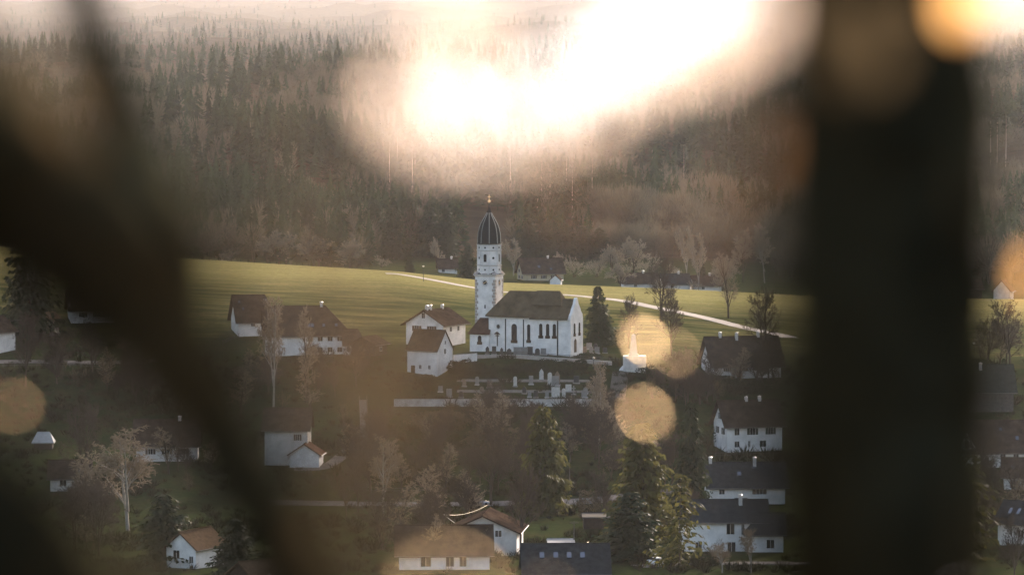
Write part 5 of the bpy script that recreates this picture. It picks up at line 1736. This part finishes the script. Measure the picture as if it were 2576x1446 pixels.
def child_world(mb_or_me, name, m, parent, smooth=True):
    me = mb_or_me.mesh(name, m, smooth) if isinstance(mb_or_me, MB) else mb_or_me
    me.transform(Matrix.Translation(-parent.location))
    return link(name, me, parent)


child_world(limb(MB(), [(2266, -900, 3.3, 430), (2268, -200, 3.3, 440), (2266, 500, 3.3, 450), (2262, 1000, 3.3, 460), (2256, 1600, 3.3, 470), (2250, 3500, 3.5, 390), (2250, 6500, 3.5, 480)], 20, 1), 'trunk', M_FBARK, t1)
child_world(limb(MB(), [(1990, -700, 1.4, 110), (2010, -100, 1.4, 180), (2020, 400, 1.42, 230), (2025, 1000, 1.45, 250), (2030, 1600, 1.6, 260), (2100, 2600, 2.2, 240), (2240, 4500, 3.25, 170)], 12, 9), 'limb', M_FBARK, t1)
child_world(limb(MB(), [(-700, -500, 2.2, 420), (-270, 130, 2.3, 420), (20, 460, 2.4, 400), (270, 660, 2.4, 370), (420, 880, 2.4, 245), (555, 1080, 2.4, 215), (712, 1370, 2.4, 215), (1000, 2000, 2.5, 260), (1500, 4000, 2.6, 330), (1500, 8600, 2.6, 420)], 18, 2), 'trunk', M_FBARK, t2)
child_world(limb(MB(), [(60, -400, 2.9, 80), (185, -60, 2.9, 110), (268, 180, 2.9, 120), (345, 400, 2.8, 160), (425, 600, 2.6, 190), (455, 860, 2.5, 180)], 12, 3), 'limb', M_FBARK, t2)
child_world(limb(MB(), [(-500, 880, 2.0, 300), (-110, 1230, 2.0, 360), (90, 1450, 2.0, 420), (330, 1750, 2.2, 420), (800, 2600, 2.4, 300)], 14, 4), 'limb', M_FBARK, t2)



def leaf(parent, u, v, d, L, W, ang, m, yaw=-35.0, tilt=0.0, glint=False, curl=0.25, fold=0.25):
    """leaf centred at picture point (u, v); ANG is the midrib direction in the picture; a GLINT leaf mirrors the sun"""
    if glint:
        curl, fold = 0.12, 0.06
    me = leaf_mesh(L, W, curl, fold, m, ripple=0.1 if glint else 1.0)
    me.transform(Matrix.Translation((0, -L / 2, 0)))
    if glint:
        P_ = px(u, v, d)
        N = (SUN_DIR + (Vector((0, 0, H)) - P_).normalized()).normalized()
        Yv = Vector((math.cos(R(ang)), 0, math.sin(R(ang))))
        Yv = (Yv - N * Yv.dot(N)).normalized()
        Xv = Yv.cross(N)
        M_ = Matrix((Xv, Yv, N)).transposed().to_4x4()
    else:
        M_ = Matrix.Rotation(R(yaw), 4, 'Z') @ Matrix.Rotation(R(90 + tilt), 4, 'X') @ Matrix.Rotation(R(ang - 90), 4, 'Z')
    me.transform(M_)
    me.transform(Matrix.Translation(px(u, v, d)))
    return child_world(me, 'leaf', m, parent)


def leaves(parent, items, m, **kw):
    for (u, v, d, l_, w_, ang) in items:
        leaf(parent, u, v, d, l_ * d / F, w_ * d / F, ang, m, **kw)


# sunlit leaves on the twig across the upper centre: some let the light through, some mirror it
lr = random.Random(17)
path_ = [(1070, 265), (1100, 185), (1120, 275), (1190, 290), (1270, 275), (1350, 245), (1430, 205), (1500, 165), (1570, 120), (1640, 80), (1710, 35), (1780, -10), (1850, -50)]
items_ = [(2590, -30, 2.0, 60, 34, 60)]
for (ax, ay), (bx, by) in zip(path_, path_[1:]):
    for k_ in range(2 if ax < 1150 else 2 if ax < 1300 else 4):
        f_ = lr.random()
        items_.append((ax + (bx - ax) * f_ + lr.uniform(-28, 28), ay + (by - ay) * f_ + lr.uniform(-30, 30), lr.uniform(1.5, 1.85), lr.uniform(74, 118), lr.uniform(31, 48), lr.uniform(50, 85)))
leaves(t1, items_, ML_GLINT, glint=True)
leaves(t1, [(1030, 300, 1.6, 100, 50, 20), (1180, 130, 1.65, 180, 90, 80), (1110, 60, 1.8, 90, 50, 60), (2540, 10, 2.3, 140, 80, 40), (1370, 330, 1.6, 110, 60, 30), (1500, 265, 1.6, 130, 70, 35), (1640, 175, 1.6, 150, 80, 35), (1790, 110, 1.6, 190, 100, 35), (1900, 40, 1.6, 200, 110, 35), (1000, 240, 1.6, 140, 80, 70), (1110, 340, 1.6, 130, 70, 10), (1240, 350, 1.6, 130, 60, 10)], ML_PALE, yaw=-15)
leaves(t1, [(2430, 0, 2.6, 170, 120, 70), (2600, 690, 2.8, 110, 60, 85)], ML_GOLD)
leaves(t1, [(1780, 560, 1.7, 90, 50, 60), (1470, 480, 1.6, 120, 60, 20), (1340, 455, 1.6, 60, 30, 20), (1900, 380, 1.6, 110, 70, 70)], ML_BROWN)
# small leaves that mirror the sun: round discs once out of focus
leaves(t1, [(1620, 855, 3.65, 42, 54, 75), (1622, 1040, 3.2, 34, 40, 75), (1700, 886, 3.65, 18, 24, 75)], ML_GLINTG, glint=True)
leaves(t2, [(42, 1020, 3.2, 15, 19, 75), (1135, 1508, 1.28, 60, 74, 75), (1380, 1475, 3.0, 10, 13, 75)], ML_GLINTG, glint=True)
leaves(t2, [(2420, 1490, 2.8, 16, 14, 40)], ML_BROWN, glint=True)
leaves(t1, [(2080, 10, 2.0, 180, 120, 80), (2180, 60, 2.0, 170, 110, 80), (2130, 190, 1.9, 150, 100, 60), (2020, 230, 1.6, 150, 90, 70), (2320, 20, 2.4, 90, 60, 40), (2230, 150, 2.0, 120, 80, 60)], ML_VEIL)
# copper leaves, coloured darker as if shaded, veiling the middle left
leaves(t2, [(930, 860, 1.3, 220, 150, 60), (1050, 1030, 1.3, 200, 140, 130), (880, 1040, 1.35, 200, 130, 100), (1170, 1150, 1.3, 150, 90, 60), (980, 720, 1.4, 120, 80, 60), (1150, 1000, 1.2, 130, 80, 20), (780, 560, 1.5, 130, 80, 50), (850, 330, 1.4, 120, 80, 60), (640, 300, 1.5, 110, 70, 60), (900, 1330, 1.3, 180, 120, 40), (980, 1290, 1.3, 150, 100, 40), (720, 700, 1.5, 120, 80, 40), (150, 220, 1.8, 170, 120, 60), (230, 330, 1.8, 150, 110, 60), (60, 120, 1.9, 130, 90, 60)], ML_VEIL)
leaves(t2, [(690, 640, 1.4, 90, 50, 60), (800, 800, 1.35, 110, 60, 40), (620, 430, 1.45, 70, 40, 70), (900, 560, 1.4, 80, 44, 50), (1010, 930, 1.3, 110, 60, 80), (860, 960, 1.35, 90, 50, 110), (760, 300, 1.4, 70, 40, 60), (170, 280, 1.8, 60, 36, 50)], ML_RUST)
# leaves coloured near black, added to thicken the shade at the left
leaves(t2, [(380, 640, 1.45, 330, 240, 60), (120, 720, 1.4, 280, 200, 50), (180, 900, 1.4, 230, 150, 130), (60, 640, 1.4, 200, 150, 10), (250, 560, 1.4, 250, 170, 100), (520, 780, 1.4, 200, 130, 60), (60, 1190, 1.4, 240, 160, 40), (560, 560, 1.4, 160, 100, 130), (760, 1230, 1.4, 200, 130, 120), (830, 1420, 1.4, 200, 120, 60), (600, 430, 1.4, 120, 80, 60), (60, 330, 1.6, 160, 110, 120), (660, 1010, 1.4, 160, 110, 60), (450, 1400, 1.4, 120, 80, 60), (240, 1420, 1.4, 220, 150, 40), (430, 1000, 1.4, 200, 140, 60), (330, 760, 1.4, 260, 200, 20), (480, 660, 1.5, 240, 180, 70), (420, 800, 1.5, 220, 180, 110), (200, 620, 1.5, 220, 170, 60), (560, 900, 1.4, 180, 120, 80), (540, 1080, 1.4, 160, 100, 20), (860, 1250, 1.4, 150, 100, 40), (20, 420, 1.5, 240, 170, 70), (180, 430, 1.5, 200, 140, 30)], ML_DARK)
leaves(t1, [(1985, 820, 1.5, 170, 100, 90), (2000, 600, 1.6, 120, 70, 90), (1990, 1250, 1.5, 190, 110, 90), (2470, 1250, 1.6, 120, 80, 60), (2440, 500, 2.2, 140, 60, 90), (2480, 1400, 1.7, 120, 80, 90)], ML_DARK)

# twigs carrying the leaves
for k_, (par, pts_) in enumerate([
    (t1, [(2215, -300, 3.4, 60), (2000, -140, 2.4, 20), (1700, 30, 1.85, 9), (1420, 250, 1.8, 7), (1120, 260, 1.75, 4)]),
    (t1, [(2260, 1100, 3.5, 50), (1900, 1000, 3.5, 9), (1640, 1020, 3.3, 5), (1620, 860, 3.65, 3)]),
    (t2, [(500, 900, 2.4, 60), (760, 900, 1.8, 18), (980, 880, 1.4, 14), (1180, 1090, 1.35, 8)]),
    (t2, [(640, 1220, 2.4, 60), (860, 1340, 1.6, 18), (1080, 1520, 1.55, 10)]),
    (t2, [(330, 640, 2.3, 60), (380, 640, 1.7, 20), (250, 560, 1.45, 14), (120, 720, 1.4, 8)])]):
    twg = MB()
    limb(twg, pts_, 6, 5 + k_)
    child_world(twg, 'twig', M_FBARK, par)

# ------------------------------------------------------------------ haze
hz = MB().box(-10400, 10400, -190, 28050, float(tv[:, 2].min()) - 1, max(float(tv[:, 2].max()), float(VV[:, 2].max()), H) + 3)
hm = bpy.data.materials.new('haze')
hm.use_nodes = True
t = hm.node_tree
t.nodes.remove(t.nodes['Principled BSDF'])
pv = t.nodes.new('ShaderNodeVolumePrincipled')
pv.inputs['Color'].default_value = (0.95, 0.93, 0.93, 1)
pv.inputs['Density'].default_value = 0.0000105
pv.inputs['Anisotropy'].default_value = 0.35
t.links.new(pv.outputs[0], t.nodes['Material Output'].inputs['Volume'])
hz = tag(hz.build('haze', hm), kind='stuff')
